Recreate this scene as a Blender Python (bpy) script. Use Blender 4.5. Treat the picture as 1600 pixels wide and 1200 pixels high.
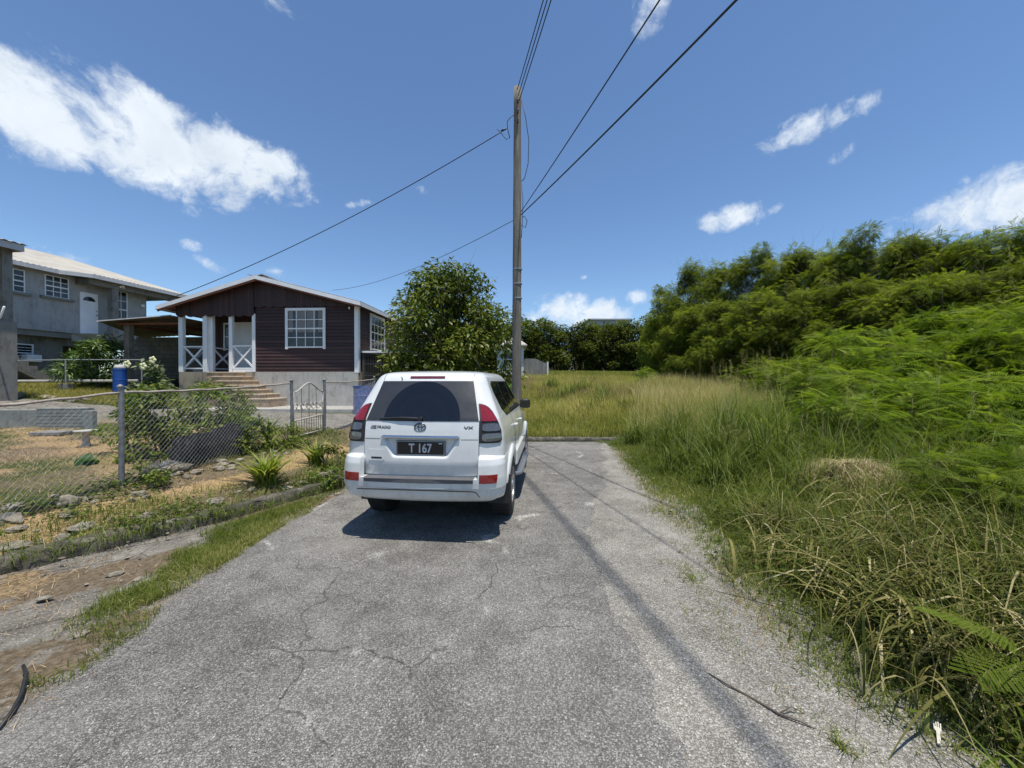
import bpy, bmesh, math, random
import numpy as np
from mathutils import Vector, Matrix, Euler
R = math.radians
for o in list(bpy.data.objects): bpy.data.objects.remove(o)
sc = bpy.context.scene
COL = sc.collection
# ------------------------------------------------------------------ camera, exposure
cam_d = bpy.data.cameras.new('camera'); cam = bpy.data.objects.new('camera', cam_d); COL.objects.link(cam)
cam_d.sensor_width = 36; cam_d.lens = 13.5; cam_d.clip_start = 0.02; cam_d.clip_end = 3000
cam.location = (0, 0, 1.75); cam.rotation_euler = (R(90 - 0.48), 0, 0)
sc.camera = cam
sc.view_settings.view_transform = 'Standard'; sc.view_settings.look = 'None'
sc.view_settings.exposure = 0.22; sc.view_settings.gamma = 1
# ------------------------------------------------------------------ sun and sky
SUNV = Vector((0.12, -0.19, 1.0)).normalized()
sd = bpy.data.lights.new('sun', 'SUN'); sd.energy = 5.0; sd.angle = R(0.55); sd.color = (1, 0.95, 0.86)
sun = bpy.data.objects.new('sun', sd); COL.objects.link(sun)
sun.rotation_euler = SUNV.to_track_quat('Z', 'Y').to_euler(); sun.location = (0, 0, 40)
W = bpy.data.worlds.new("World"); sc.world = W; W.use_nodes = True
nt = W.node_tree; nt.nodes.clear()
def wn(t, **k):
    n = nt.nodes.new(t)
    for a, b in k.items(): setattr(n, a, b)
    return n
def lk(a, b): nt.links.new(a, b)
def wmath(op, a, b=None, clamp=False):
    n = wn('ShaderNodeMath', operation=op); n.use_clamp = clamp
    for i, v in enumerate((a, b)):
        if v is None: continue
        if isinstance(v, (int, float)): n.inputs[i].default_value = v
        else: lk(v, n.inputs[i])
    return n.outputs[0]
sky = wn('ShaderNodeTexSky'); sky.sky_type = 'NISHITA'; sky.sun_disc = False
sky.sun_elevation = math.asin(SUNV.z); sky.sun_rotation = math.atan2(SUNV.x, SUNV.y)
sky.air_density = 1.0; sky.dust_density = 0.1; sky.ozone_density = 1.5; sky.altitude = 50
hs = wn('ShaderNodeMixRGB', blend_type='MULTIPLY'); hs.inputs[0].default_value = 1
lk(sky.outputs[0], hs.inputs[1]); hs.inputs[2].default_value = (.88, 1.03, 1.17, 1)
bg = wn('ShaderNodeBackground'); lk(hs.outputs[0], bg.inputs[0]); bg.inputs[1].default_value = 0.112
tc = wn('ShaderNodeTexCoord')
nrm = wn('ShaderNodeVectorMath', operation='NORMALIZE'); lk(tc.outputs['Generated'], nrm.inputs[0])
DIR = nrm.outputs[0]
# noise on the unit direction, warped
nz0 = wn('ShaderNodeTexNoise'); nz0.inputs['Scale'].default_value = 5.0; nz0.inputs['Detail'].default_value = 6; nz0.inputs['Roughness'].default_value = .55
lk(DIR, nz0.inputs['Vector'])
wsub = wn('ShaderNodeVectorMath', operation='SUBTRACT'); lk(nz0.outputs['Color'], wsub.inputs[0]); wsub.inputs[1].default_value = (.5, .5, .5)
wsc = wn('ShaderNodeVectorMath', operation='SCALE'); lk(wsub.outputs[0], wsc.inputs[0]); wsc.inputs['Scale'].default_value = .16
wadd = wn('ShaderNodeVectorMath', operation='ADD'); lk(DIR, wadd.inputs[0]); lk(wsc.outputs[0], wadd.inputs[1])
WD = wadd.outputs[0]
nz = wn('ShaderNodeTexNoise'); nz.inputs['Scale'].default_value = 8; nz.inputs['Detail'].default_value = 12; nz.inputs['Roughness'].default_value = .62
mp = wn('ShaderNodeMapping'); mp.inputs['Scale'].default_value = (1, 1, 1.2); mp.inputs['Rotation'].default_value = (0, R(-22), 0)
lk(WD, mp.inputs[0]); lk(mp.outputs[0], nz.inputs['Vector'])
def cdir(az, el):      # azimuth from +Y to the right, elevation, degrees
    a, e = R(az), R(el); return Vector((math.sin(a) * math.cos(e), math.cos(a) * math.cos(e), math.sin(e)))
def cloud(az, el, ra, re, tilt, gain, soft=1.0):
    c = cdir(az, el); rt = Vector((math.cos(R(az)), -math.sin(R(az)), 0)); up = rt.cross(c) * 1.0
    if up.z < 0: up = -up
    t = R(tilt); r2 = rt * math.cos(t) + up * math.sin(t); u2 = up * math.cos(t) - rt * math.sin(t)
    def dot(v):
        n = wn('ShaderNodeVectorMath', operation='DOT_PRODUCT'); lk(DIR, n.inputs[0]); n.inputs[1].default_value = v; return n.outputs['Value']
    a = wmath('SUBTRACT', dot(r2), c.dot(r2)); b = wmath('SUBTRACT', dot(u2), c.dot(u2))
    a = wmath('DIVIDE', a, math.tan(R(ra))); b = wmath('DIVIDE', b, math.tan(R(re)))
    q = wmath('ADD', wmath('MULTIPLY', a, a), wmath('MULTIPLY', b, b))
    m = wmath('SUBTRACT', gain, wmath('MULTIPLY', q, soft))
    front = wmath('GREATER_THAN', dot(c), 0.3)
    m = wmath('SUBTRACT', m, wmath('MULTIPLY', wmath('SUBTRACT', 1, front), 10))
    return m
def px(pxx, pyy):      # direction (degrees) of a place in the sky read off the photograph
    x, z = (pxx - 800) / 600, (595 - pyy) / 600
    return math.degrees(math.atan2(x, 1)), math.degrees(math.atan2(z, math.hypot(x, 1)))
CL = [  # x, y, radii deg, tilt, gain, soft
 (70, 180, 8, 4.4, -11, .74, 1), (230, 225, 9, 5.4, -11, .84, 1), (380, 262, 8.0, 4.3, -9, .84, 1), (300, 250, 10, 4.8, -9, .72, 1),
 (1235, 212, 5.2, 2.2, 8, .55, 1), (1308, 183, 2.6, 1.6, 50, .36, 1), (1312, 243, 2.4, 1.2, 30, .36, 1), (1350,165,2.4,1.6,40,.3,1),
 (1140, 340, 5.6, 2.1, 2, .58, 1), (1212, 326, 2.0, 1.0, 10, .36, 1),
 (1520, 325, 8.5, 3.2, 8, .60, 1), (1600, 310, 7, 3.2, 10, .7, 1),
 (905, 490, 7.5, 3.2, -4, .85, 1), (840, 500, 5, 2.2, 0, .45, 1), (965, 502, 4, 1.6, -5, .42, 1), (995, 465, 3.0, 1.6, 0, .30, 1),
 (1020, 15, 4.2, 3.0, 40, .44, 1), (445, 10, 4.2, 2.2, -20, .34, 1),
 (115, 405, 4.6, 1.8, -6, .46, 1), (302, 384, 1.8, 1.0, -10, .34, 1), (435, 424, 3, 1.5, -10, .32, 1), (665, 298, 2.2, 1.2, 0, .28, 1),
 (330, 415, 3.0, 1.2, -30, .16, 1), (560, 320, 2.6, .8, 20, .14, 1), (913, 433, 1.3, .8, 0, .2, 1),
]
m = None
for (x, y, ra, re, ti, ga, so) in CL:
    az, el = px(x, y); c = cloud(az, el, ra, re, ti, ga, so)
    m = c if m is None else wmath('MAXIMUM', m, c)
nn = wmath('SUBTRACT', nz.outputs['Fac'], .5)
nz3 = wn('ShaderNodeTexNoise'); nz3.inputs['Scale'].default_value = 34; nz3.inputs['Detail'].default_value = 9; nz3.inputs['Roughness'].default_value = .6; lk(WD, nz3.inputs['Vector'])
dens = wmath('ADD', wmath('ADD', m, wmath('MULTIPLY', nn, 2.5)), wmath('MULTIPLY', wmath('SUBTRACT', nz3.outputs['Fac'], .5), 1.15))
mr = wn('ShaderNodeMapRange'); mr.interpolation_type = 'SMOOTHSTEP'
lk(dens, mr.inputs[0]); mr.inputs[1].default_value = .0; mr.inputs[2].default_value = .85; mr.inputs[3].default_value = 0; mr.inputs[4].default_value = .97
nz2 = wn('ShaderNodeTexNoise'); nz2.inputs['Scale'].default_value = 14; nz2.inputs['Detail'].default_value = 6; lk(WD, nz2.inputs['Vector'])
cr = wn('ShaderNodeMixRGB'); lk(wmath('MULTIPLY', nz2.outputs['Fac'], 1.0), cr.inputs[0])
cr.inputs[1].default_value = (.55, .63, .72, 1); cr.inputs[2].default_value = (.90, .95, 1.0, 1)
bgc = wn('ShaderNodeBackground'); lk(cr.outputs[0], bgc.inputs[0]); bgc.inputs[1].default_value = 1.0
mix = wn('ShaderNodeMixShader'); lk(mr.outputs[0], mix.inputs[0]); lk(bg.outputs[0], mix.inputs[1]); lk(bgc.outputs[0], mix.inputs[2])
out = wn('ShaderNodeOutputWorld'); lk(mix.outputs[0], out.inputs[0])

# ------------------------------------------------------------------ helpers
def tag(o, label=None, cat=None, group=None, kind=None):
    if label: o['label'] = label
    if cat: o['category'] = cat
    if group: o['group'] = group
    if kind: o['kind'] = kind
    return o
def mk(name, V, F, mat, parent=None, smooth=False, tint=None, bevel=0, loc=None):
    me = bpy.data.meshes.new(name)
    if isinstance(F, np.ndarray):
        V = np.asarray(V, dtype=np.float32); k = F.shape[1]; n = len(F)
        me.vertices.add(len(V)); me.vertices.foreach_set('co', V.ravel())
        me.loops.add(n * k); me.loops.foreach_set('vertex_index', F.astype(np.int32).ravel())
        me.polygons.add(n); me.polygons.foreach_set('loop_start', np.arange(0, n * k, k, dtype=np.int32))
        me.polygons.foreach_set('loop_total', np.full(n, k, dtype=np.int32))
        me.update(calc_edges=True)
    else:
        me.from_pydata([tuple(map(float, v)) for v in V], [], F); me.update()
    if smooth: me.polygons.foreach_set('use_smooth', np.ones(len(me.polygons), dtype=bool))
    if tint is not None:
        a = me.attributes.new('tint', 'FLOAT', 'FACE'); a.data.foreach_set('value', np.asarray(tint, dtype=np.float32))
    if mat: me.materials.append(mat)
    o = bpy.data.objects.new(name, me); COL.objects.link(o)
    if parent: o.parent = parent
    if loc is not None: o.location = loc
    if bevel:
        b = o.modifiers.new('bevel', 'BEVEL'); b.width = bevel; b.segments = 2; b.limit_method = 'ANGLE'
    return o
def thing(name, label, cat, loc=(0, 0, 0), rz=0, group=None):
    o = bpy.data.objects.new(name, None); COL.objects.link(o); o.location = loc; o.rotation_euler = (0, 0, rz)
    o.empty_display_size = .1
    return tag(o, label, cat, group)
class MB:
    def __init__(s): s.V = []; s.F = []
    def add(s, V, F):
        b = len(s.V); s.V += [tuple(v) for v in V]; s.F += [tuple(i + b for i in f) for f in F]; return s
    def box(s, x0, x1, y0, y1, z0, z1):
        V = [(x, y, z) for z in (z0, z1) for y in (y0, y1) for x in (x0, x1)]
        return s.add(V, [(0, 2, 3, 1), (4, 5, 7, 6), (0, 1, 5, 4), (2, 6, 7, 3), (0, 4, 6, 2), (1, 3, 7, 5)])
    def bar(s, a, b, w, h=None, up=(0, 0, 1)):     # box beam from a to b
        a, b = Vector(a), Vector(b); h = h or w; d = (b - a).normalized(); u = Vector(up)
        if abs(d.dot(u)) > .98: u = Vector((0, 1, 0))
        r = d.cross(u).normalized() * w / 2; t = r.cross(d).normalized() * h / 2
        V = [p + i * r + j * t for p in (a, b) for (i, j) in ((-1, -1), (1, -1), (1, 1), (-1, 1))]
        return s.add(V, [(0, 1, 2, 3), (7, 6, 5, 4), (0, 4, 5, 1), (1, 5, 6, 2), (2, 6, 7, 3), (3, 7, 4, 0)])
    def tube(s, pts, rad, n=8, cap=True):
        pts = [Vector(p) for p in pts]
        if isinstance(rad, (int, float)): rad = [rad] * len(pts)
        V = []; F = []; d0 = None
        ref = None
        for i, p in enumerate(pts):
            d = (pts[min(i + 1, len(pts) - 1)] - pts[max(i - 1, 0)]).normalized()
            if ref is None:
                ref = Vector((0, 0, 1)) if abs(d.z) < .9 else Vector((1, 0, 0))
            u = (ref - d * ref.dot(d)).normalized(); ref = u; v = d.cross(u)
            for k in range(n):
                a = 2 * math.pi * k / n; V.append(p + (u * math.cos(a) + v * math.sin(a)) * rad[i])
        for i in range(len(pts) - 1):
            for k in range(n):
                F.append((i * n + k, i * n + (k + 1) % n, (i + 1) * n + (k + 1) % n, (i + 1) * n + k))
        if cap: F.append(tuple(range(n - 1, -1, -1))); F.append(tuple((len(pts) - 1) * n + k for k in range(n)))
        return s.add(V, F)
    def lathe(s, prof, n=24, axis='z', c=(0, 0, 0)):   # prof: (radius, height)
        V = []; F = []; m = len(prof)
        for r, h in prof:
            for k in range(n):
                a = 2 * math.pi * k / n; x, y = r * math.cos(a), r * math.sin(a)
                p = (x, y, h) if axis == 'z' else ((h, x, y) if axis == 'x' else (x, h, y))
                V.append((p[0] + c[0], p[1] + c[1], p[2] + c[2]))
        for i in range(m - 1):
            for k in range(n): F.append((i * n + k, i * n + (k + 1) % n, (i + 1) * n + (k + 1) % n, (i + 1) * n + k))
        return s.add(V, F)
    def poly(s, pts, y0, y1):      # outline in x,z pushed along y
        n = len(pts); V = [(p[0], y0, p[1]) for p in pts] + [(p[0], y1, p[1]) for p in pts]
        return s.add(V, [tuple(range(n)), tuple(range(2 * n - 1, n - 1, -1))] + [(i, i + n, (i + 1) % n + n, (i + 1) % n) for i in range(n)])
    def out(s, name, mat, parent=None, smooth=False, bevel=0): return mk(name, s.V, s.F, mat, parent, smooth, bevel=bevel)

# ------------------------------------------------------------------ materials
class M:
    def __init__(s, name):
        s.m = bpy.data.materials.new(name); s.m.use_nodes = True; s.t = s.m.node_tree
        s.b = s.t.nodes['Principled BSDF']; s.o = s.t.nodes['Material Output']; s._c = None
    def n(s, t, **k):
        x = s.t.nodes.new(t)
        for a, b in k.items(): setattr(x, a, b)
        return x
    def l(s, a, b): s.t.links.new(a, b)
    def co(s, kind='Object'):
        if s._c is None: s._c = s.n('ShaderNodeTexCoord')
        return s._c.outputs[kind]
    def pos(s): return s.n('ShaderNodeNewGeometry').outputs['Position']
    def noise(s, sc_, det=4, rough=.55, vec=None, dist=0, scale3=None):
        x = s.n('ShaderNodeTexNoise'); x.inputs['Scale'].default_value = sc_; x.inputs['Detail'].default_value = det
        x.inputs['Roughness'].default_value = rough; x.inputs['Distortion'].default_value = dist
        v = vec if vec is not None else s.co()
        if scale3:
            mp = s.n('ShaderNodeMapping'); mp.inputs['Scale'].default_value = scale3; s.l(v, mp.inputs[0]); v = mp.outputs[0]
        s.l(v, x.inputs['Vector']); return x.outputs['Fac']
    def voro(s, sc_, feat='F1', out='Distance', vec=None, rnd=1, scale3=None):
        x = s.n('ShaderNodeTexVoronoi', feature=feat); x.inputs['Scale'].default_value = sc_; x.inputs['Randomness'].default_value = rnd
        v = vec if vec is not None else s.co()
        if scale3:
            mp = s.n('ShaderNodeMapping'); mp.inputs['Scale'].default_value = scale3; s.l(v, mp.inputs[0]); v = mp.outputs[0]
        s.l(v, x.inputs['Vector']); return x.outputs[out]
    def ramp(s, f, stops, interp='LINEAR'):
        x = s.n('ShaderNodeValToRGB'); r = x.color_ramp; r.interpolation = interp
        while len(r.elements) < len(stops): r.elements.new(.5)
        for e, (p, c) in zip(r.elements, stops):
            e.position = p; e.color = (*(c if hasattr(c, '__len__') else (c, c, c)), 1)
        s.l(f, x.inputs[0]); return x.outputs[0]
    def mix(s, f, a, b, mode='MIX'):
        x = s.n('ShaderNodeMixRGB', blend_type=mode)
        for i, v in enumerate((f, a, b)):
            if isinstance(v, (int, float)): x.inputs[i].default_value = v if i == 0 else (v, v, v, 1)
            elif isinstance(v, tuple): x.inputs[i].default_value = (*v, 1)
            else: s.l(v, x.inputs[i])
        return x.outputs[0]
    def math(s, op, a, b=0.0, clamp=False):
        x = s.n('ShaderNodeMath', operation=op); x.use_clamp = clamp
        for i, v in enumerate((a, b)):
            if isinstance(v, (int, float)): x.inputs[i].default_value = v
            else: s.l(v, x.inputs[i])
        return x.outputs[0]
    def sstep(s, v, a, b, lo=0, hi=1):
        x = s.n('ShaderNodeMapRange'); x.interpolation_type = 'SMOOTHSTEP'; s.l(v, x.inputs[0])
        for i, q in enumerate((a, b, lo, hi)): x.inputs[i + 1].default_value = q
        return x.outputs[0]
    def col(s, c):
        if isinstance(c, tuple): s.b.inputs['Base Color'].default_value = (*c, 1)
        else: s.l(c, s.b.inputs['Base Color'])
        return s
    def set(s, **k):
        for a, v in k.items():
            i = s.b.inputs[a.replace('_', ' ')]
            if isinstance(v, (int, float, tuple)): i.default_value = v
            else: s.l(v, i)
        return s
    def bump(s, h, st=.3, d=.01, nrm=None):
        x = s.n('ShaderNodeBump'); x.inputs['Strength'].default_value = st; x.inputs['Distance'].default_value = d
        s.l(h, x.inputs['Height'])
        if nrm is not None: s.l(nrm, x.inputs['Normal'])
        s.l(x.outputs[0], s.b.inputs['Normal']); return x.outputs[0]
def plain(name, c, rough=.6, metal=0, var=.12, nsc=6, bump=0, bsc=40, bd=.004, coat=0):
    m = M(name); n = m.noise(nsc, 6, .6)
    lo = tuple(x * (1 - var) for x in c); hi = tuple(min(1, x * (1 + var)) for x in c)
    m.col(m.ramp(n, [(.3, lo), (.7, hi)])).set(Roughness=rough, Metallic=metal)
    if coat: m.set(Coat_Weight=coat, Coat_Roughness=.04)
    if bump: m.bump(m.noise(bsc, 5), bump, bd)
    return m.m
def leafmat(name, cols, rough=.5, trans=.35, spec=.4, ttint=(1.3, 1.35, .6)):
    m = M(name); a = m.n('ShaderNodeAttribute'); a.attribute_name = 'tint'
    c = m.ramp(a.outputs['Fac'], [(i / (len(cols) - 1), cc) for i, cc in enumerate(cols)])
    oi = m.n('ShaderNodeObjectInfo')
    h = m.n('ShaderNodeHueSaturation'); m.l(c, h.inputs['Color'])
    m.l(m.math('ADD', m.math('MULTIPLY', oi.outputs['Random'], .35), .82), h.inputs['Value'])
    c = h.outputs[0]
    m.col(c).set(Roughness=rough); m.b.inputs['Specular IOR Level'].default_value = spec
    tr = m.n('ShaderNodeBsdfTranslucent'); m.l(m.mix(1, c, ttint, 'MULTIPLY'), tr.inputs[0])
    mx = m.n('ShaderNodeMixShader'); mx.inputs[0].default_value = trans
    m.l(m.b.outputs[0], mx.inputs[1]); m.l(tr.outputs[0], mx.inputs[2]); m.l(mx.outputs[0], m.o.inputs[0])
    return m.m
white_paint = plain('white_paint', (.74, .75, .76), .5, var=.07, nsc=3)
# ------------------------------------------------------------------ terrain
CP = []
for y in (-30, -10, -3, 0, 2, 4, 6, 8, 10, 10.9):
    for x in (-2.7, -1, .6, 2): CP.append((x, y, 0))
CP += [(-4.5, 1.5, .0), (-3.5, 3.5, .0), (-3.2, 5, 0), (-6, -3, .0), (-6, -20, .0), (2.8, 9, .02), (2.8, 10.9, .03),
 (-4.75, 3.65, .15), (-3.75, 4.95, .15), (-3.0, 6.5, .15), (-2.9, 8.5, .15), (-2.8, 10.5, .2), (-6.3, 1.3, .17), (-9, -3, .25),
 (-5, 4.9, .40), (-5.3, 3, .42), (-5.9, 0, .4), (-4.6, 8, .48), (-4.55, 9.3, .50), (-4.3, 12, .58), (-3, 13, .5),
 (-8.3, 7.1, .5), (-7, 4, .5), (-12, 4, .55), (-6.5, 7.5, .52), (-9.6, 8.6, .68), (-11.5, 8.6, .70), (-7, 10, .6),
 (-7, 13, .68), (-9, 14, .72), (-5.5, 15, .72), (-13, 14.6, .85), (-10, 20, .9), (-5, 20, .9), (-13.5, 11.5, .98), (-11, 11, .85),
 (-16, 12.5, 1.18), (-20, 13, 1.35), (-17.5, 16.5, 1.62), (-22, 17, 1.65), (-24, 24, 1.75), (-14.5, 20, 1.5), (-35, 10, 1.7), (-40, 40, 2.2), (-60, 20, 2.2), (-30, -20, .8),
 (0, 11.4, .10), (2, 14, .45), (-1, 16, .55), (0, 20, 1.1), (6, 20, 1.1), (0, 30, 2.0), (8, 30, 1.9), (-5, 30, 1.8), (0, 45, 2.75), (10, 45, 2.7), (0, 62, 3.2), (20, 62, 3.1), (-30, 60, 3), (40, 60, 3), (0, 120, 3.2), (80, 120, 3), (-80, 120, 3),
 (2.3, 1.5, .0), (2.3, 5, .0), (3.2, 2.5, .04), (3.3, 6, .08), (5, 3, .15), (5, 7, .25), (8, 4, .4), (9, 10, .55), (5, 12, .35), (13, 14, .8), (16, 8, .7), (22, 20, 1.0), (60, 10, 1.2), (40, -30, .8), (10, -10, .3), (12, 25, 1.4)]
CP = np.array(CP, float)
_d = np.sqrt(((CP[:, None, :2] - CP[None, :, :2]) ** 2).sum(-1) + .02)
_w = np.linalg.solve(np.block([[_d, np.ones((len(CP), 1))], [np.ones((1, len(CP))), np.zeros((1, 1))]]), np.append(CP[:, 2], 0))
def H(x, y):
    x = np.asarray(x, float); y = np.asarray(y, float); sh = x.shape; x = x.ravel(); y = y.ravel(); out = np.empty(len(x))
    for i in range(0, len(x), 20000):
        xs, ys = x[i:i + 20000], y[i:i + 20000]
        d = np.sqrt((xs[:, None] - CP[:, 0]) ** 2 + (ys[:, None] - CP[:, 1]) ** 2 + .02)
        out[i:i + 20000] = d @ _w[:-1] + _w[-1]
    far = np.clip((np.hypot(x, y) - 130) / 80, 0, 1)
    out = out * (1 - far) + 3.0 * far
    # road platform is level between its edges
    on = np.clip((2.2 - np.abs(x + .3)) / .3, 0, 1) * np.clip((10.9 - y) / .5, 0, 1)
    out = out * (1 - on)
    return out.reshape(sh)
def hz(x, y): return float(H(np.array([x]), np.array([y]))[0])
def wob(x, y, s, seed=0):      # smooth random field -1..1
    r = np.random.RandomState(seed); t = 0; a = 1; tot = 0
    for k in range(5):
        for j in range(3):
            th = r.rand() * 6.28; ph = r.rand() * 6.28; f = s * (1.7 ** k) * (.8 + .4 * r.rand())
            t = t + a * np.sin((x * np.cos(th) + y * np.sin(th)) * f + ph); tot += a * .55
        a *= .7
    return t / tot
# kerb line of the verge on the left
KL = np.array([(-9.0, -4.4), (-6.9, -.6), (-4.62, 3.42), (-3.6, 4.78), (-2.78, 6.36), (-2.62, 8.4), (-2.6, 10.95)])
def kerbx(y): return np.interp(y, KL[:, 1], KL[:, 0])
FL = np.array([(-6.2, -6), (-5.45, 1.9), (-5.0, 4.9), (-4.6, 8), (-4.55, 9.3), (-4.35, 13)])
def fencex(y): return np.interp(y, FL[:, 1], FL[:, 0])
XL = lambda y: np.interp(y, [-30, 1.2, 1.93, 2.69, 3.56, 5.12, 6.2, 8, 11], [-2.9, -2.55, -2.55, -2.66, -2.78, -2.73, -2.6, -2.5, -2.5]) + .05 * wob(y * 3, y * 0, 2.5, 5)
XR = lambda y: np.interp(y, [-30, 1.7, 3.2, 4.4, 5.5, 6.5, 8.5, 10.9], [1.3, 1.17, 1.08, 1.2, 1.5, 1.95, 2.45, 2.9]) + .10 * wob(y * 3, y * 0, 2.2, 8) + .03 * wob(y * 3, y * 0, 9, 18)
GE = lambda y: np.interp(y, [-30, 1.74, 2.26, 3.44, 5.12, 8.4, 11], [2.2, 1.95, 1.75, 1.98, 2.13, 2.5, 2.95])    # edge of the grass
# ------------------------------------------------------------------ ground sheet
gx = np.unique(np.concatenate([np.arange(-14, 8, .09), np.arange(-30, -14, .5), np.arange(8, 25, .5), np.linspace(-160, -30, 24), np.linspace(25, 160, 24), np.linspace(-900, -160, 10), np.linspace(160, 900, 10)]))
gy = np.unique(np.concatenate([np.arange(0.5, 14, .09), np.arange(-10, .5, .5), np.arange(14, 70, .6), np.linspace(-400, -10, 20), np.linspace(70, 200, 15), np.linspace(200, 1200, 10)]))
GX, GY = np.meshgrid(gx, gy); nx, ny = len(gx), len(gy)
GZ = H(GX, GY)
left = (GX < kerbx(GY) - .06)
rough = np.where(np.abs(GX) > 2.4, 1, 0) * (1 - np.clip((GX - kerbx(GY) + .1) * 8, 0, 1) * (GX < 0))
GZ = GZ + .02 * wob(GX, GY, 5, 3) * rough
inroad = (GX > XL(GY)) & (GX < 2.0) & (GY < 11)
GZ = np.where((GX >= kerbx(GY) - .06) & (GX < 2.4) & (GY < 11), np.minimum(GZ, 0) - 0.004, GZ)
GZ = np.where(left & (GY < 11), np.maximum(GZ, .10), GZ)
idx = np.arange(nx * ny).reshape(ny, nx)
GF = np.stack([idx[:-1, :-1], idx[:-1, 1:], idx[1:, 1:], idx[1:, :-1]], -1).reshape(-1, 4)
V = np.stack([GX, GY, GZ], -1).reshape(-1, 3)
# zones: R straw, G green, B pale dust and concrete
x, y = V[:, 0], V[:, 1]
w1 = wob(x, y, 1.2, 11); w2 = wob(x, y, 3.5, 12)
straw = np.clip(1.1 - np.abs((x - (kerbx(y) + fencex(y)) / 2 + .15)) / .55 + .5 * w1, 0, 1) * (x < -2.6) * (y < 8.5)
inside = (x < fencex(y))
straw = np.maximum(straw, np.clip(.35 + .9 * wob(x, y, .9, 14), 0, 1) * inside * (y < 9.6) * (x > -14))
verge = (x > kerbx(y)) & (x < XL(y) + .1) & (y < 11)
straw = np.maximum(straw, .5 * verge * np.clip(.5 + w1, 0, 1))
pale = np.clip(.55 + .7 * wob(x, y, 5.5, 15), 0, 1) * verge
yard = inside * np.clip((y - 9.3 + .25 * (x + 6) * (x > -9)) / .3, 0, 1) * (y < 15.5) * (x > -19) * np.clip((11.9 + .9 * (-9.5 - x).clip(-3, 9) * .35 - y) * 2 + 4, 0, 1)
terr = np.clip((-11.5 - x) / .5, 0, 1) * np.clip((y - 12.3 - .0 * x) / .3, 0, 1)
yard = yard * (1 - terr)
pale = np.maximum(pale, yard)
green = np.clip(.55 + .6 * w1, 0, 1); green = np.where(x > 2.2, .8, green); green = np.where(y > 11, .8, green) * (1 - yard)
green = np.maximum(green * (1 - .6 * straw) * (1 - .9 * verge), terr * .9)
shoulder = ((x > 1.0) & (x < GE(y) + .35) & (y < 7)).astype(float)
gmesh_c = np.stack([straw, green, pale, shoulder], -1)
g = M('ground_soil')
a = g.n('ShaderNodeAttribute'); a.attribute_name = 'zone'
sep = g.n('ShaderNodeSeparateColor'); g.l(a.outputs['Color'], sep.inputs[0])
P = g.pos()
n1 = g.noise(3, 8, .65, P); n2 = g.noise(22, 8, .7, P); n3 = g.noise(70, 4, .7, P)
soil = g.ramp(n2, [(.25, (.05, .036, .022)), (.5, (.15, .115, .075)), (.75, (.28, .225, .16))])
strw = g.ramp(g.noise(60, 6, .75, P, scale3=(1, .35, 1)), [(.3, (.16, .10, .045)), (.5, (.36, .25, .13)), (.72, (.58, .44, .25))])
grn = g.ramp(n2, [(.3, (.022, .032, .010)), (.55, (.06, .08, .02)), (.75, (.13, .12, .045))])
con = g.ramp(n1, [(.3, (.10, .09, .075)), (.5, (.18, .165, .14)), (.72, (.33, .31, .265))])
con = g.mix(g.sstep(g.voro(1.3, 'DISTANCE_TO_EDGE', vec=P), .0, .02, .8, 0), con, (.06, .05, .04))
con = g.mix(g.sstep(n3, .55, .7), con, (.55, .52, .46))
def edge(ch, t=.5, w=.12): return g.sstep(g.math('ADD', ch, g.math('MULTIPLY', g.math('SUBTRACT', n2, .5), .8)), t - w, t + w)
c = g.mix(edge(sep.outputs[1], .5), soil, grn)
c = g.mix(edge(sep.outputs[0], .5), c, strw)
c = g.mix(edge(sep.outputs[2], .5), c, con)
g.col(c).set(Roughness=.95); g.b.inputs['Specular IOR Level'].default_value = .2
g.bump(g.math('ADD', n2, g.math('MULTIPLY', n3, .5)), .9, .03)
ground = mk('ground', V, GF, g.m, smooth=True); tag(ground, kind='structure')
ca = ground.data.color_attributes.new('zone', 'FLOAT_COLOR', 'POINT'); ca.data.foreach_set('color', gmesh_c.astype(np.float32).ravel())

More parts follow.
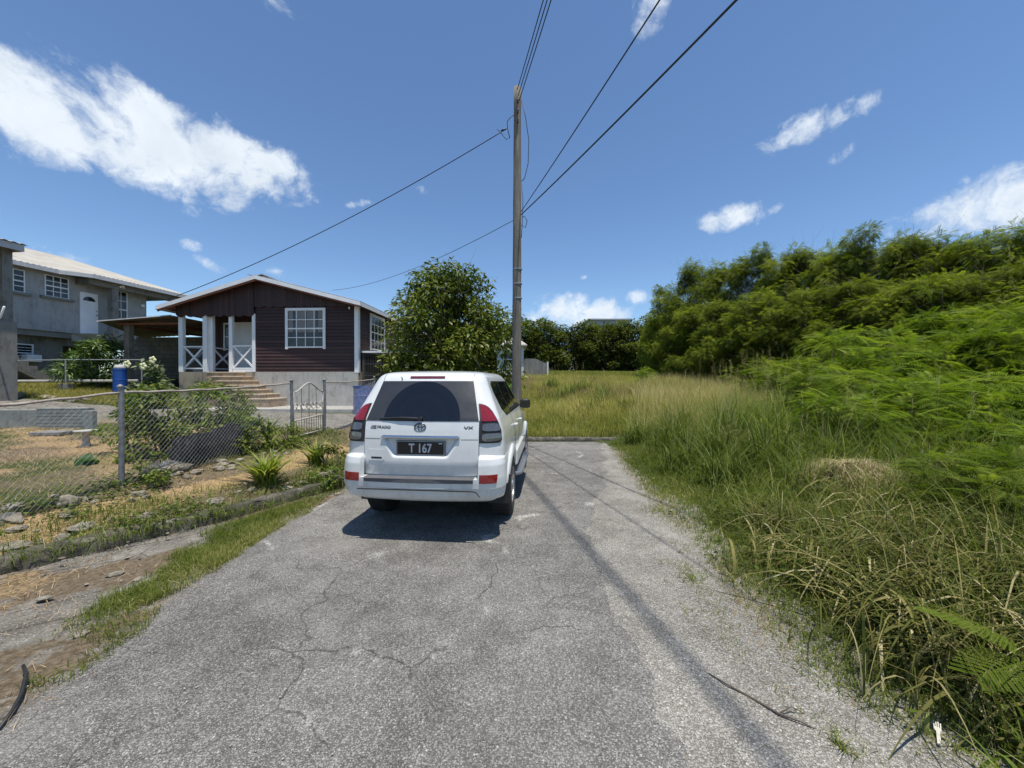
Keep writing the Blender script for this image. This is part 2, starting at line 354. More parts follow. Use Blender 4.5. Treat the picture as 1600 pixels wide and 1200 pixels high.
# ------------------------------------------------------------------ road and gravel shoulder
def strip(name, fl, fr, ys, nc, z, mat, crown=0):
    L, Rr = fl(ys), fr(ys); t = np.linspace(0, 1, nc)
    X = L[:, None] * (1 - t) + Rr[:, None] * t; Y = np.repeat(ys[:, None], nc, 1)
    e = np.minimum(t, 1 - t) * (Rr - L).mean()
    Z = z + .012 * np.clip(e / .12, 0, 1)[None, :] + .006 * wob(X, Y, 1.3, 2)
    V = np.stack([X, Y, Z], -1).reshape(-1, 3); n = len(ys); i = np.arange(n * nc).reshape(n, nc)
    F = np.stack([i[:-1, :-1], i[:-1, 1:], i[1:, 1:], i[1:, :-1]], -1).reshape(-1, 4)
    return tag(mk(name, V, F, mat, smooth=True), kind='structure')
def agg(name, tarlo, tarhi, stone_th, stones, cracks=True):
    m = M(name); P = m.pos()
    wv = m.n('ShaderNodeVectorMath', operation='MULTIPLY_ADD')
    nzc = m.n('ShaderNodeTexNoise'); nzc.inputs['Scale'].default_value = 2.2; nzc.inputs['Detail'].default_value = 7; m.l(P, nzc.inputs['Vector'])
    m.l(nzc.outputs['Color'], wv.inputs[0]); wv.inputs[1].default_value = (.5, .5, .5); m.l(P, wv.inputs[2])
    WP = wv.outputs[0]
    big = m.noise(.55, 6, .6, P); mid = m.noise(3.2, 6, .65, P)
    # every stone of the aggregate has its own grey; tar or dust between them
    def stone(scale, w=.35):
        nd = m.n('ShaderNodeTexNoise'); nd.inputs['Scale'].default_value = scale * .6; nd.inputs['Detail'].default_value = 2; m.l(P, nd.inputs['Vector'])
        va = m.n('ShaderNodeVectorMath', operation='MULTIPLY_ADD'); m.l(nd.outputs['Color'], va.inputs[0]); va.inputs[1].default_value = (w / scale,) * 3; m.l(P, va.inputs[2])
        v = m.n('ShaderNodeTexVoronoi', voronoi_dimensions='2D'); v.inputs['Scale'].default_value = scale; m.l(va.outputs[0], v.inputs['Vector'])
        s_ = m.n('ShaderNodeSeparateColor'); m.l(v.outputs['Color'], s_.inputs[0]); return v.outputs['Distance'], s_.outputs
    d1, s1 = stone(75); d2, s2 = stone(160)
    f = m.math('ADD', m.math('MULTIPLY', big, .6), m.math('MULTIPLY', mid, .4))
    tar = m.ramp(f, [(.34, tarlo), (.66, tarhi)])
    grain = m.noise(260, 3, .6, P)
    tar = m.mix(.8, tar, m.ramp(grain, [(.25, .45), (.75, 1.6)]), 'MULTIPLY')
    fine = m.mix(m.sstep(d2, .25, .7, .95, 0), tar, m.ramp(s2[0], [(0, tarlo), (.5, stones[0]), (.86, stones[1]), (1, stones[2])]))
    cov = m.sstep(m.math('ADD', s1[1], m.math('MULTIPLY', m.math('SUBTRACT', mid, .5), 1.2)), stone_th - .15, stone_th + .15)
    pick = m.math('MULTIPLY', cov, m.sstep(d1, .28, .6, 1, 0))
    c = m.mix(pick, fine, m.ramp(s1[0], [(0, stones[0]), (.6, stones[1]), (.93, stones[1]), (1, stones[2])]))
    c = m.mix(1, c, m.ramp(f, [(.36, .70), (.5, 1.0), (.64, 1.22)]), 'MULTIPLY')
    vs = type('o', (), {'outputs': s1})
    h = m.math('ADD', m.math('MULTIPLY', pick, .8), m.math('ADD', m.math('MULTIPLY', m.sstep(d2, .2, .7, 1, 0), .6), m.math('MULTIPLY', grain, .4)))
    if cracks:
        ck = m.voro(.62, 'DISTANCE_TO_EDGE', vec=WP); ck2 = m.voro(1.5, 'DISTANCE_TO_EDGE', vec=WP)
        line = m.math('MULTIPLY', m.sstep(ck, .0005, .007, 1, 0), m.sstep(m.noise(1.1, 3, .5, P), .42, .56))
        line2 = m.math('MULTIPLY', m.sstep(ck2, .0005, .006, 1, 0), m.sstep(m.noise(.7, 3, .5, P, scale3=(1.3, 1, 1)), .55, .66))
        ck3 = m.voro(4.2, 'DISTANCE_TO_EDGE', vec=WP); line3 = m.math('MULTIPLY', m.sstep(ck3, .001, .02, .8, 0), m.sstep(m.noise(.45, 4, .6, P), .50, .60))
        ln = m.math('MAXIMUM', m.math('MAXIMUM', line, line2), line3)
        c = m.mix(m.math('MULTIPLY', ln, .6), c, (.045, .04, .036))
        fill = m.math('MULTIPLY', m.sstep(ck, .0, .035, 1, 0), m.sstep(m.noise(1.6, 3, .5, P), .56, .66))
        c = m.mix(m.math('MULTIPLY', fill, m.sstep(vs.outputs[2], .35, .45)), c, stones[2])
        h = m.math('SUBTRACT', h, m.math('MULTIPLY', ln, 1.5))
        dust = m.sstep(m.noise(.9, 7, .7, P), .52, .75, 0, .45)
        c = m.mix(dust, c, (.34, .32, .285))
    m.col(c).set(Roughness=.9); m.b.inputs['Specular IOR Level'].default_value = .3
    m.bump(h, .8, .009); return m.m
asph = agg('old_asphalt', (.080, .075, .067), (.185, .176, .158), .52, ((.17, .162, .148), (.34, .327, .30), (.56, .54, .49)))
grav = agg('loose_gravel', (.13, .115, .09), (.28, .255, .21), .22, ((.20, .19, .165), (.42, .40, .355), (.66, .635, .58)), False)
ysr = np.unique(np.concatenate([np.arange(-30, .6, .5), np.arange(.6, 10.95, .05)]))
strip('road', XL, XR, ysr, 60, 0.0, asph)
strip('gravel_shoulder', lambda y: XR(y) - .45, lambda y: np.maximum(GE(y) + .45 + .15 * wob(y, y * 0, 2, 9), XR(y) + .05), ysr, 24, 0.002, grav)
# patches of tar-dark repair and pale spill on the left verge stay in the ground material

# ------------------------------------------------------------------ kerbs
def kerb(name, pts, w, h, mat, seed=1):
    pts = np.array(pts, float); seg = np.r_[0, np.cumsum(np.hypot(*np.diff(pts, axis=0).T))]
    s = np.arange(0, seg[-1], .06); X = np.interp(s, seg, pts[:, 0]); Y = np.interp(s, seg, pts[:, 1])
    T = np.gradient(np.stack([X, Y], 1), axis=0); T /= np.linalg.norm(T, axis=1)[:, None]; N = np.stack([-T[:, 1], T[:, 0]], 1)
    prof = [(0, -.1), (-.0, h * .35), (.005, h * .8), (.03, h), (w * .5, h * 1.03), (w - .02, h), (w, h * .7), (w, -.1)]
    V = []; 
    for k, (o, z) in enumerate(prof):
        r = .022 * wob(s * 4 + k * 3.1, s * 0 + k, 3, seed) + .012 * wob(s * 9 + k, s * 0, 4, seed + 5); j = .022 * wob(s * 3, s * 0 + k * 2, 4, seed + 1) + .012 * wob(s * 9, s * 0, 5, seed + 3)
        V.append(np.stack([X + N[:, 0] * (o + r), Y + N[:, 1] * (o + r), z + (j if z > 0 else j * 0) + 0 * s], 1))
    V = np.stack(V, 1); n, k = V.shape[:2]; i = np.arange(n * k).reshape(n, k)
    F = np.stack([i[:-1, :-1], i[:-1, 1:], i[1:, 1:], i[1:, :-1]], -1).reshape(-1, 4)
    F = np.concatenate([F, [[i[0, 0], i[0, 1], i[0, 2], i[0, 7]], [i[0, 2], i[0, 3], i[0, 6], i[0, 7]]]])
    return tag(mk(name, V.reshape(-1, 3), F, mat), kind='structure')
km = M('weathered_kerb'); Pk = km.pos()
kc = km.ramp(km.noise(5, 8, .7, Pk), [(.32, (.035, .03, .024)), (.52, (.10, .09, .07)), (.72, (.27, .25, .20))])
km.col(kc).set(Roughness=.95); km.bump(km.noise(35, 6, .7, Pk), .8, .02)
kerb('kerb', KL, .16, .15, km.m, 4)
kerb('end_kerb', [(3.0, 11.0), (.2, 11.02), (-2.6, 11.0)][::-1], .18, .12, km.m, 9)
# ------------------------------------------------------------------ numpy plant helpers
def blades(P, h, w, ang, lean, seg=3, droop=.0, twist=None, rng=np.random):
    """curved grass blades as strips; P (n,3)"""
    n = len(P); t = np.linspace(0, 1, seg + 1); d = np.stack([np.cos(ang), np.sin(ang), 0 * ang], 1)
    tw = ang + np.pi / 2 + (rng.rand(n) - .5) * 1.6 if twist is None else ang + np.pi / 2 + twist
    s = np.stack([np.cos(tw), np.sin(tw), 0 * tw], 1)
    V = np.empty((n, seg + 1, 2, 3))
    dr = droop if isinstance(droop, np.ndarray) else np.full(n, droop)
    for i, ti in enumerate(t):
        out = lean * (ti ** 1.8); up = ti * np.sqrt(np.clip(1 - .35 * lean * lean, .2, 1)) - dr * ti ** 2.6
        c = P + d * (h * out)[:, None]; c[:, 2] += h * up
        ww = w * (1 - ti ** 1.6 * .93) * (.75 + .25 * math.sin(min(1, ti * 3) * math.pi / 2))
        V[:, i, 0] = c - s * (ww / 2)[:, None]; V[:, i, 1] = c + s * (ww / 2)[:, None]
    b = (np.arange(n) * (seg + 1) * 2)[:, None, None]
    k = np.arange(seg) * 2
    F = np.stack([k, k + 1, k + 3, k + 2], -1)[None] + b
    return V.reshape(-1, 3), F.reshape(-1, 4)
def join(parts):
    V = []; F = []; T = []; b = 0
    for v, f, t in parts: V.append(v); F.append(f + b); T.append(t); b += len(v)
    return np.concatenate(V), np.concatenate(F), np.concatenate(T)
def inst(TV, TF, Rm, S, T, tint):
    n = len(T); V = np.einsum('nij,mj->nmi', Rm, TV) * np.asarray(S).reshape(n, 1, -1) + T[:, None, :]
    F = TF[None] + (np.arange(n) * len(TV))[:, None, None]
    return V.reshape(-1, 3), F.reshape(-1, TF.shape[1]), np.repeat(tint, len(TF))
def frames(D, roll, rng=np.random):     # rotation with local x along D, z mostly up
    D = D / np.linalg.norm(D, axis=1)[:, None]; up = np.tile([0, 0, 1.0], (len(D), 1)); 
    y = np.cross(up, D); ln = np.linalg.norm(y, axis=1); y[ln < 1e-3] = [0, 1, 0]; y /= np.linalg.norm(y, axis=1)[:, None]
    z = np.cross(D, y); c, s = np.cos(roll)[:, None], np.sin(roll)[:, None]
    y2 = y * c + z * s; z2 = z * c - y * s
    return np.stack([D, y2, z2], -1)
# leaf templates (local x along the leaf, length 1)
def tmpl_pinnate(npair=6, pl=.42, pw=.07, droop=.30, pdroop=.25):
    V = []; F = []
    def quad(a, b, w, side):
        a = np.array(a); b = np.array(b); d = b - a; s = np.cross(d, [0, 0, 1.]); s /= np.linalg.norm(s) + 1e-9; m = a + d * .5 + np.array([0, 0, .02])
        k = len(V); V.extend([a, m - s * w, b, m + s * w]); F.append((k, k + 1, k + 2, k + 3))
    ax = lambda t: np.array([t, 0, -droop * t * t])
    for i in range(npair):
        t = .16 + .84 * i / (npair - 1); p = ax(t)
        for sg in (-1, 1):
            an = math.radians(68 - 28 * t); l = pl * (1 - .35 * abs(t - .5))
            q = p + np.array([math.cos(an) * l, sg * math.sin(an) * l, -pdroop * l])
            quad(p, q, pw * .5, sg)
    k = len(V); a, b = ax(0), ax(1); V.extend([a + [0, -.006, 0], b + [0, -.004, 0], b + [0, .004, 0], a + [0, .006, 0]]); F.append((k, k + 1, k + 2, k + 3))
    return np.array(V), np.array(F)
def tmpl_bipinnate(npair=8, pl=.42, nl=14, ll=.055, lw=.013, droop=.3, pdroop=.25):
    V = []; F = []; ax = lambda t: np.array([t, 0, -droop * t * t])
    for i in range(npair):
        t = .14 + .86 * i / (npair - 1); p = ax(t)
        for sg in (-1, 1):
            an = math.radians(70 - 32 * t); l = pl * (1 - .45 * abs(t - .45)); dd = np.array([math.cos(an), sg * math.sin(an), -pdroop]); dd /= np.linalg.norm(dd)
            sd = np.cross(dd, [0, 0, 1.]); sd /= np.linalg.norm(sd); nn = np.cross(sd, dd)
            k = len(V); e = p + dd * l; V.extend([p - sd * .004, e - sd * .002, e + sd * .002, p + sd * .004]); F.append((k, k + 1, k + 2, k + 3))
            for j in range(nl):
                c = p + dd * l * (j + .7) / nl
                for s2 in (-1, 1):
                    d2 = sd * s2 + dd * .35; d2 /= np.linalg.norm(d2); q = c + d2 * ll * (1 - .5 * abs(j / nl - .4)); w = dd * lw
                    m = (c + q) / 2 + nn * .004; k = len(V); V.extend([c, m - w, q, m + w]); F.append((k, k + 1, k + 2, k + 3))
    k = len(V); a, b = ax(0), ax(1); V.extend([a + [0, -.008, 0], b + [0, -.004, 0], b + [0, .004, 0], a + [0, .008, 0]]); F.append((k, k + 1, k + 2, k + 3))
    return np.array(V), np.array(F)
def tmpl_broad(w=.42, fold=.1, droop=.18):      # pointed oval leaf of four folded quads
    st = [(0, .06), (.25, .8), (.6, 1.0), (.85, .5), (1, .04)]; V = []; F = []
    for t, k in st:
        z = -droop * t * t; ww = w / 2 * k; V += [(t, -ww, z + fold * ww * 2), (t, 0, z), (t, ww, z + fold * ww * 2)]
    for i in range(len(st) - 1):
        a = i * 3; F += [(a, a + 3, a + 4, a + 1), (a + 1, a + 4, a + 5, a + 2)]
    return np.array(V, float), np.array(F)
# ================================================================== the white four wheel drive
pm = M('car_paint'); pm.col(pm.ramp(pm.noise(2.5, 6, .7), [(.3, (.60, .61, .60)), (.7, (.67, .68, .67))])).set(Roughness=.32, Coat_Weight=.8, Coat_Roughness=.06)
dirt_n = pm.noise(9, 8, .75, scale3=(1, 1, .35)); pm.b.inputs['Specular IOR Level'].default_value = .5
zsep = pm.n('ShaderNodeSeparateXYZ'); pm.l(pm.co(), zsep.inputs[0])
grime = pm.math('MULTIPLY', pm.sstep(dirt_n, .42, .75), pm.sstep(zsep.outputs[2], 1.1, .45, .12, .5))
basec = pm.b.inputs['Base Color'].links[0].from_socket
pm.col(pm.mix(grime, basec, (.36, .33, .28)))
pm.l(pm.math('ADD', pm.math('MULTIPLY', grime, .6), .30), pm.b.inputs['Roughness'])
paint = pm.m
def glassm(name, c, rough=.05, dust=True):
    m = M(name); m.set(Roughness=rough); m.b.inputs['Specular IOR Level'].default_value = .6; m.set(Coat_Weight=.15, Coat_Roughness=.02)
    if dust:
        s = m.n('ShaderNodeSeparateXYZ'); m.l(m.co(), s.inputs[0])
        dx = m.math('ADD', s.outputs[0], .0); dz = m.math('SUBTRACT', s.outputs[2], 1.30)
        r = m.math('SQRT', m.math('ADD', m.math('MULTIPLY', dx, dx), m.math('MULTIPLY', dz, dz)))
        wiped = m.math('MULTIPLY', m.sstep(r, .425, .435, 1, 0), m.math('LESS_THAN', dx, .43))
        arcs = m.math('MULTIPLY', m.sstep(m.noise(1, 6, .7, vec=None, scale3=(1, 1, 1)), .3, .7), 1)
        rn = m.n('ShaderNodeTexNoise', noise_dimensions='1D'); rn.inputs['Scale'].default_value = 17; rn.inputs['Detail'].default_value = 5; m.l(r, rn.inputs['W'])
        dst = m.noise(5, 8, .7)
        f = m.mix(wiped, m.math('ADD', m.math('MULTIPLY', dst, .5), .35), m.math('MULTIPLY', m.sstep(rn.outputs['Fac'], .45, .8), .09))
        m.col(m.mix(f, c, (.05, .051, .053))); m.l(m.mix(f, .03, .5), m.b.inputs['Roughness'])
    else: m.col(c)
    return m.m
rear_glass = glassm('tinted_rear_glass', (.006, .007, .009)); side_glass = glassm('tinted_side_glass', (.008, .01, .010), .03, False)
blackp = plain('black_plastic', (.018, .018, .019), .55, var=.2); rubber = plain('tyre_rubber', (.022, .021, .020), .85, var=.3, bump=.3, bsc=60)
greyp = plain('grey_step_pad', (.10, .10, .105), .6, bump=.4, bsc=200); chrome = plain('chrome', (.62, .63, .65), .12, 1, var=.03)
dchrome = plain('dark_chrome', (.16, .16, .17), .25, .9, var=.05); alloy = plain('alloy', (.42, .42, .43), .3, .8, var=.05)
redl = M('red_lens'); redl.col(redl.ramp(redl.voro(120), [(.2, (.10, .004, .006)), (.7, (.26, .010, .014))])).set(Roughness=.12, Coat_Weight=1.0, Coat_Roughness=.02); redl = redl.m
darkred = plain('dark_red_lens', (.11, .016, .02), .18, coat=.8); clearl = plain('clear_lens', (.10, .10, .105), .12, .2, var=.3, nsc=60, coat=1)
plate_m = plain('plate_black', (.008, .008, .010), .35); plate_w = plain('plate_silver', (.52, .52, .54), .4)
ZT = np.array([  # z, half width, rear y, front y, rear corner radius
 (.40, .80, .22, 4.50, .12), (.48, .86, .15, 4.62, .14), (.60, .885, .16, 4.70, .15), (.72, .895, .135, 4.72, .16), (.82, .903, .104, 4.72, .17), (.86, .905, .10, 4.72, .17), (1.0, .905, .105, 4.68, .18), (1.06, .90, .108, 4.55, .18),
 (1.12, .895, .112, 3.95, .17), (1.20, .88, .12, 3.45, .16), (1.29, .855, .135, 3.30, .15), (1.33, .842, .150, 3.22, .14), (1.50, .768, .235, 2.98, .13), (1.66, .70, .315, 2.72, .125),
 (1.74, .668, .355, 2.60, .125), (1.79, .645, .39, 2.48, .13), (1.825, .615, .44, 2.34, .15), (1.848, .56, .55, 2.15, .20), (1.862, .44, .80, 1.90, .25), (1.868, .25, 1.05, 1.70, .2)])
_zz = np.linspace(.40, 1.868, 400); _T = np.stack([np.interp(_zz, ZT[:, 0], ZT[:, k]) for k in range(5)], 1)
_k = np.exp(-np.linspace(-2, 2, 13) ** 2); _k /= _k.sum()
for _c in range(1, 5): _T[:, _c] = np.convolve(np.pad(_T[:, _c], 6, mode='reflect', reflect_type='odd'), _k, 'valid')
def sec(z): return [float(np.interp(z, _zz, _T[:, k])) for k in range(1, 5)]
def inset(x, z):   # number plate recess in the tailgate
    zt, zb = 1.125, .90; 
    if not (zb - .05 < z < zt + .03): return 0
    w = .31 + .13 * (z - zb) / (zt - zb)
    ss = lambda t: max(0, min(1, t)) ** 2 * (3 - 2 * max(0, min(1, t)))
    return .045 * ss((w - abs(x)) / .05) * ss((z - zb) / .035) * ss((zt - z) / .012)
def S(s, z, off=0.0, ins=True):
    Wd, yr, yf, rr = sec(z); rf = min(.3, Wd * .5); sg = 1 if s >= 0 else -1; a = abs(s)
    a0 = Wd - rr; a1 = a0 + rr * math.pi / 2; L = max(.1, yf - rf - yr - rr); a2 = a1 + L; a3 = a2 + rf * math.pi / 2
    if a <= a0: x, y, nx_, ny_ = a, yr, 0, -1
    elif a <= a1:
        t = (a - a0) / rr; x = a0 + rr * math.sin(t); y = yr + rr * (1 - math.cos(t)); nx_, ny_ = math.sin(t), -math.cos(t)
    elif a <= a2: x, y, nx_, ny_ = Wd, yr + rr + (a - a1), 1, 0
    elif a <= a3:
        t = (a - a2) / rf; x = Wd - rf * (1 - math.cos(t)); y = yf - rf * (1 - math.sin(t)); nx_, ny_ = math.cos(t), math.sin(t)
    else: x, y, nx_, ny_ = max(0, Wd - rf - (a - a3)), yf, 0, 1
    k = max(0.0, 1 - (y - yr) / 1.0); y += .075 * (x / Wd) ** 2 * k
    if y > 3.0: x *= 1 - .05 * ((y - 3) / 1.7) ** 2; y -= .22 * (x / Wd) ** 2 * max(0, (y - 4.1) / .6) ** 2
    if ins and ny_ < -.5: y += inset(x, z)
    return ((x + nx_ * off) * sg, y + ny_ * off, z)
def slen(z):
    Wd, yr, yf, rr = sec(z); rf = min(.3, Wd * .5); return Wd - rr, Wd - rr + rr * math.pi / 2, Wd - rr + rr * math.pi / 2 + max(.1, yf - rf - yr - rr), rf
def s_at(y, z): # arclength on the side for a given y
    Wd, yr, yf, rr = sec(z); k = 0; return Wd - rr + rr * math.pi / 2 + (y - yr - rr)
def patch(name, zs, left, right, ncol, off, mat, parent, sgn=1, skirt=.012, smooth=True, sfun=None):
    """panel lying on the body skin between left(z) and right(z) (distance round the outline from the middle of the back)"""
    V = []; n = len(zs); m = ncol + 1
    for layer in (off, off - skirt):
        for z in zs:
            l, r = left(z), right(z)
            for j in range(m): V.append(S(sgn * (l + (r - l) * j / ncol), z, layer))
    F = []
    id_ = lambda L, i, j: L * n * m + i * m + j
    for i in range(n - 1):
        for j in range(ncol): F.append((id_(0, i, j), id_(0, i, j + 1), id_(0, i + 1, j + 1), id_(0, i + 1, j)))
        F.append((id_(0, i, 0), id_(0, i + 1, 0), id_(1, i + 1, 0), id_(1, i, 0))); F.append((id_(0, i, ncol), id_(1, i, ncol), id_(1, i + 1, ncol), id_(0, i + 1, ncol)))
    for j in range(ncol):
        F.append((id_(0, 0, j), id_(1, 0, j), id_(1, 0, j + 1), id_(0, 0, j + 1))); F.append((id_(0, n - 1, j), id_(0, n - 1, j + 1), id_(1, n - 1, j + 1), id_(1, n - 1, j)))
    if sgn < 0: F = [f[::-1] for f in F]
    o = mk(name, V, F, mat, parent); 
    if smooth:
        nf = (n - 1) * (ncol + 2)
        for p in o.data.polygons: p.use_smooth = True
        b = o.modifiers.new('e', 'EDGE_SPLIT'); b.split_angle = R(40)
    return o
def mirror2(mesh_o, parent):
    c = mesh_o.copy(); c.data = mesh_o.data.copy(); COL.objects.link(c); c.parent = parent
    for v in c.data.vertices: v.co.x *= -1
    c.data.flip_normals(); return c
car = thing('parked_car', 'white four wheel drive car parked on the asphalt, black plate reading T 167', 'car', (-1.01, 4.05, 0.012), R(-5.7))
# ---- body shell
zs = np.concatenate([np.linspace(.40, 1.80, 85), np.linspace(1.805, 1.868, 20)]); rows = []
for z in zs:
    a0, a1, a2, rf = slen(z); Wd = sec(z)[0]
    ss_ = np.concatenate([np.linspace(0, a0, 42), np.linspace(a0, a1, 9)[1:], np.linspace(a1, a2, 90)[1:], np.linspace(a2, a2 + rf * math.pi / 2, 9)[1:], np.linspace(a2 + rf * math.pi / 2, a2 + rf * math.pi / 2 + Wd - rf, 10)[1:]])
    rows.append([S(s, z) for s in ss_] + [S(-s, z) for s in ss_[::-1][:-1]][1:])
V = np.array(rows); nr, nc_ = V.shape[:2]; i = np.arange(nr * nc_).reshape(nr, nc_); i2 = np.concatenate([i, i[:, :1]], 1)
F = np.stack([i2[:-1, :-1], i2[:-1, 1:], i2[1:, 1:], i2[1:, :-1]], -1).reshape(-1, 4)
VV = V.reshape(-1, 3); fc = VV[F].mean(1)
WHY = (1.08, 3.87); WR = .385
keep = np.ones(len(F), bool)
for wy in WHY: keep &= ~((np.hypot(fc[:, 1] - wy, fc[:, 2] - WR) < .445) & (np.abs(fc[:, 0]) > .7))
F = F[keep].tolist(); F.append(list(i[-1]))
body = mk('body', VV, F, paint, car, smooth=True)
# ---- dark underside with axle, floor and wheel wells
u = MB(); u.box(-.70, .70, .25, 4.45, .50, 1.0); u.box(-.83, .83, 1.62, 3.3, .38, .55); u.tube([(-.6, 1.08, .36), (.6, 1.08, .36)], .05); u.tube([(-.12, 1.08, .36), (.12, 1.08, .36)], .12, 12)
u.box(-.30, .25, .35, .9, .44, .55); u.tube([(.42, .25, .44), (.42, .8, .44)], .03, 10)
u.out('underbody', blackp, car)
# ---- tailgate
HW = lambda z: float(np.interp(z, [.70, 1.29, 1.33, 1.74, 1.80], [.640, .640, .632, .535, .50]))
tg = patch('tailgate', list(np.linspace(.70, 1.285, 60)), lambda z: -HW(z), lambda z: HW(z), 110, .006, paint, car, skirt=.02)
for sg in (-1, 1):   # shut line
    patch('shut_line', list(np.linspace(.69, 1.30, 20)), lambda z: HW(z) - .001, lambda z: HW(z) + .006, 1, .002, blackp, tg, sg, .004)
patch('shut_line', [.688, .699], lambda z: -.646, lambda z: .646, 30, .002, blackp, tg, 1, .004)
patch('crease_shade', [1.100, 1.104], lambda z: .33 + .12, lambda z: .635, 8, .0075, blackp, tg, 1, .004); patch('crease_shade', [1.100, 1.104], lambda z: .45, lambda z: .635, 8, .0075, blackp, tg, -1, .004)  # thin black strips paint in the shade line of the panel fold
rw = patch('rear_window', list(np.linspace(1.297, 1.735, 40)), lambda z: -HW(z) + .003, lambda z: HW(z) - .003, 40, .007, rear_glass, tg if False else car)
# wiper
w = MB(); pv = Vector(S(-.0, 1.325, .03)); w.tube([pv + Vector((0, .02, 0)), pv + Vector((0, -.02, 0))], .022, 12)
p1 = Vector(S(-.22, 1.335, .035)); p2 = Vector(S(-.44, 1.322, .02)); w.tube([pv, p1, p2], [.014, .010, .007], 6); w.bar(Vector(S(-.08, 1.312, .014)), Vector(S(-.47, 1.318, .014)), .012, .02)
w.out('wiper', blackp, rw)
w = MB(); w.tube([S(-.30, 1.75, .0), Vector(S(-.30, 1.75, .0)) + Vector((0, -.02, .03))], .006, 6); w.out('washer_nozzle', blackp, car)
# high brake lamp
patch('brake_lamp', list(np.linspace(1.765, 1.792, 6)), lambda z: -.205, lambda z: .205, 14, .006, darkred, car)
# roof seam between quarter panel and gate
for sg in (-1, 1): patch('roof_seam', list(np.linspace(1.74, 1.82, 8)), lambda z: .53 - .0 * z, lambda z: .535, 1, .0015, blackp, car, sg, .004)
# ---- tail lamps
for sg in (-1, 1):
    li = lambda z: float(np.interp(z, [1.06, 1.33, 1.48], [.648, .645, .618])); lo = lambda z: float(np.interp(z, [1.06, 1.09, 1.20, 1.30, 1.40, 1.45, 1.475, 1.485], [.86, .90, .895, .845, .775, .725, .68, .64]))
    tl = patch('tail_lamp', list(np.linspace(1.065, 1.485, 34)), li, lo, 14, .010, blackp, car, sg, .02)
    patch('red_lens', list(np.linspace(1.300, 1.475, 20)), lambda z: li(z) + .018, lambda z: lo(z) - .012, 12, .020, redl, tl, sg, .02)
    def rr_(za, zb, e): return lambda z: e * (1 - math.sqrt(max(0, 1 - abs((z - (za + zb) / 2) / ((zb - za) / 2)) ** 4)))
    for (za, zb) in ((1.195, 1.275), (1.085, 1.170)):
        e = rr_(za, zb, .05)
        patch('clear_lens', list(np.linspace(za, zb, 15)), lambda z: .678 + e(z), lambda z: lo(z) - .014 - e(z), 10, .019, clearl, tl, sg, .02)
    # body side shut line under the lamp
# ---- bumper
BW = .93
def BS(s, z, off=0.0):
    prof = float(np.interp(z, [.47, .52, .585, .595, .66, .70, .74, .84, .90, .935], [.055, .025, .012, .004, .0, .0, .004, .012, .03, .085])); rr = .20; Wd = BW - .3 * prof; a = abs(s); sg = 1 if s >= 0 else -1
    a0 = Wd - rr; a1 = a0 + rr * math.pi / 2
    if a <= a0: x, y, n1_, n2_ = a, 0, 0, -1
    elif a <= a1: t = (a - a0) / rr; x = a0 + rr * math.sin(t); y = rr * (1 - math.cos(t)); n1_, n2_ = math.sin(t), -math.cos(t)
    else: x, y, n1_, n2_ = Wd, rr + a - a1, 1, 0
    y += prof + .085 * (x / Wd) ** 2 * max(0, 1 - y); 
    return ((x + n1_ * off - .3 * prof * n1_) * sg, y + n2_ * off, z)
def bpatch(name, zs, l, r, nc, off, mat, parent, sgn=1, top=None):
    V = [BS(sgn * (l(z) + (r(z) - l(z)) * j / nc), z, off) for z in zs for j in range(nc + 1)]; m = nc + 1; n = len(zs); F = []
    for i in range(n - 1):
        for j in range(nc): F.append((i * m + j, i * m + j + 1, (i + 1) * m + j + 1, (i + 1) * m + j))
    V = [list(v) for v in V]; b = len(V)
    for v in V[:b]: V.append([v[0] * .97, v[1] + (top or .03), v[2]])      # inner layer
    def q(a, c): F.append((a, c, c + b, a + b))
    for i in range(n - 1): q((i + 1) * m, i * m); q(i * m + nc, (i + 1) * m + nc)
    for j in range(nc): q(j, j + 1); q((n - 1) * m + j + 1, (n - 1) * m + j)
    if sgn < 0: F = [f[::-1] for f in F]
    o = mk(name, V, F, mat, parent)
    for p in o.data.polygons: p.use_smooth = True
    e = o.modifiers.new('e', 'EDGE_SPLIT'); e.split_angle = R(28); return o
# wheel arch cut in the bumper's side: ends at the arch
end = lambda z: 1.05 + float(np.interp(z, [.47, .6, .7, .8, .94], [.04, .07, .11, .20, .38])) * 1.0 - .09
bump = bpatch('rear_bumper', list(np.linspace(.47, .695, 24)), lambda z: -end(z), end, 90, 0, paint, car, 1, .14)
for sg in (-1, 1): bpatch('bumper_corner', list(np.linspace(.695, .935, 22)), lambda z: .652, end, 34, 0, paint, bump, sg, .06)
bpatch('step_pad', [.655, .668, .680, .6975], lambda z: -.60, lambda z: .60, 30, .006, greyp, bump)
w = MB(); w.box(-.60, .60, -.004, .13, .6955, .7005); w.out('step_top', greyp, bump)
w = MB(); w.poly([(-.66, .583), (.60, .583), (.64, .573), (.68, .52), (.675, .52), (.636, .567), (.60, .575), (-.66, .575)], .0, .016); w.out('bumper_crease_shade', blackp, bump)  # black strip stands in for the shade along the bumper's moulded recess
for sg in (-1, 1): bpatch('reflector', list(np.linspace(.655, .745, 6)), lambda z: .665, lambda z: .845 + (z - .655) * .15, 10, .008, redl, bump, sg)
# fuel/soil flap : mud flaps
for sg in (-1, 1):
    w = MB(); w.box(min(sg * .66, sg * .93), max(sg * .66, sg * .93), .62, .64, .27, .62); w.out('mud_flap', blackp, car, bevel=.004)
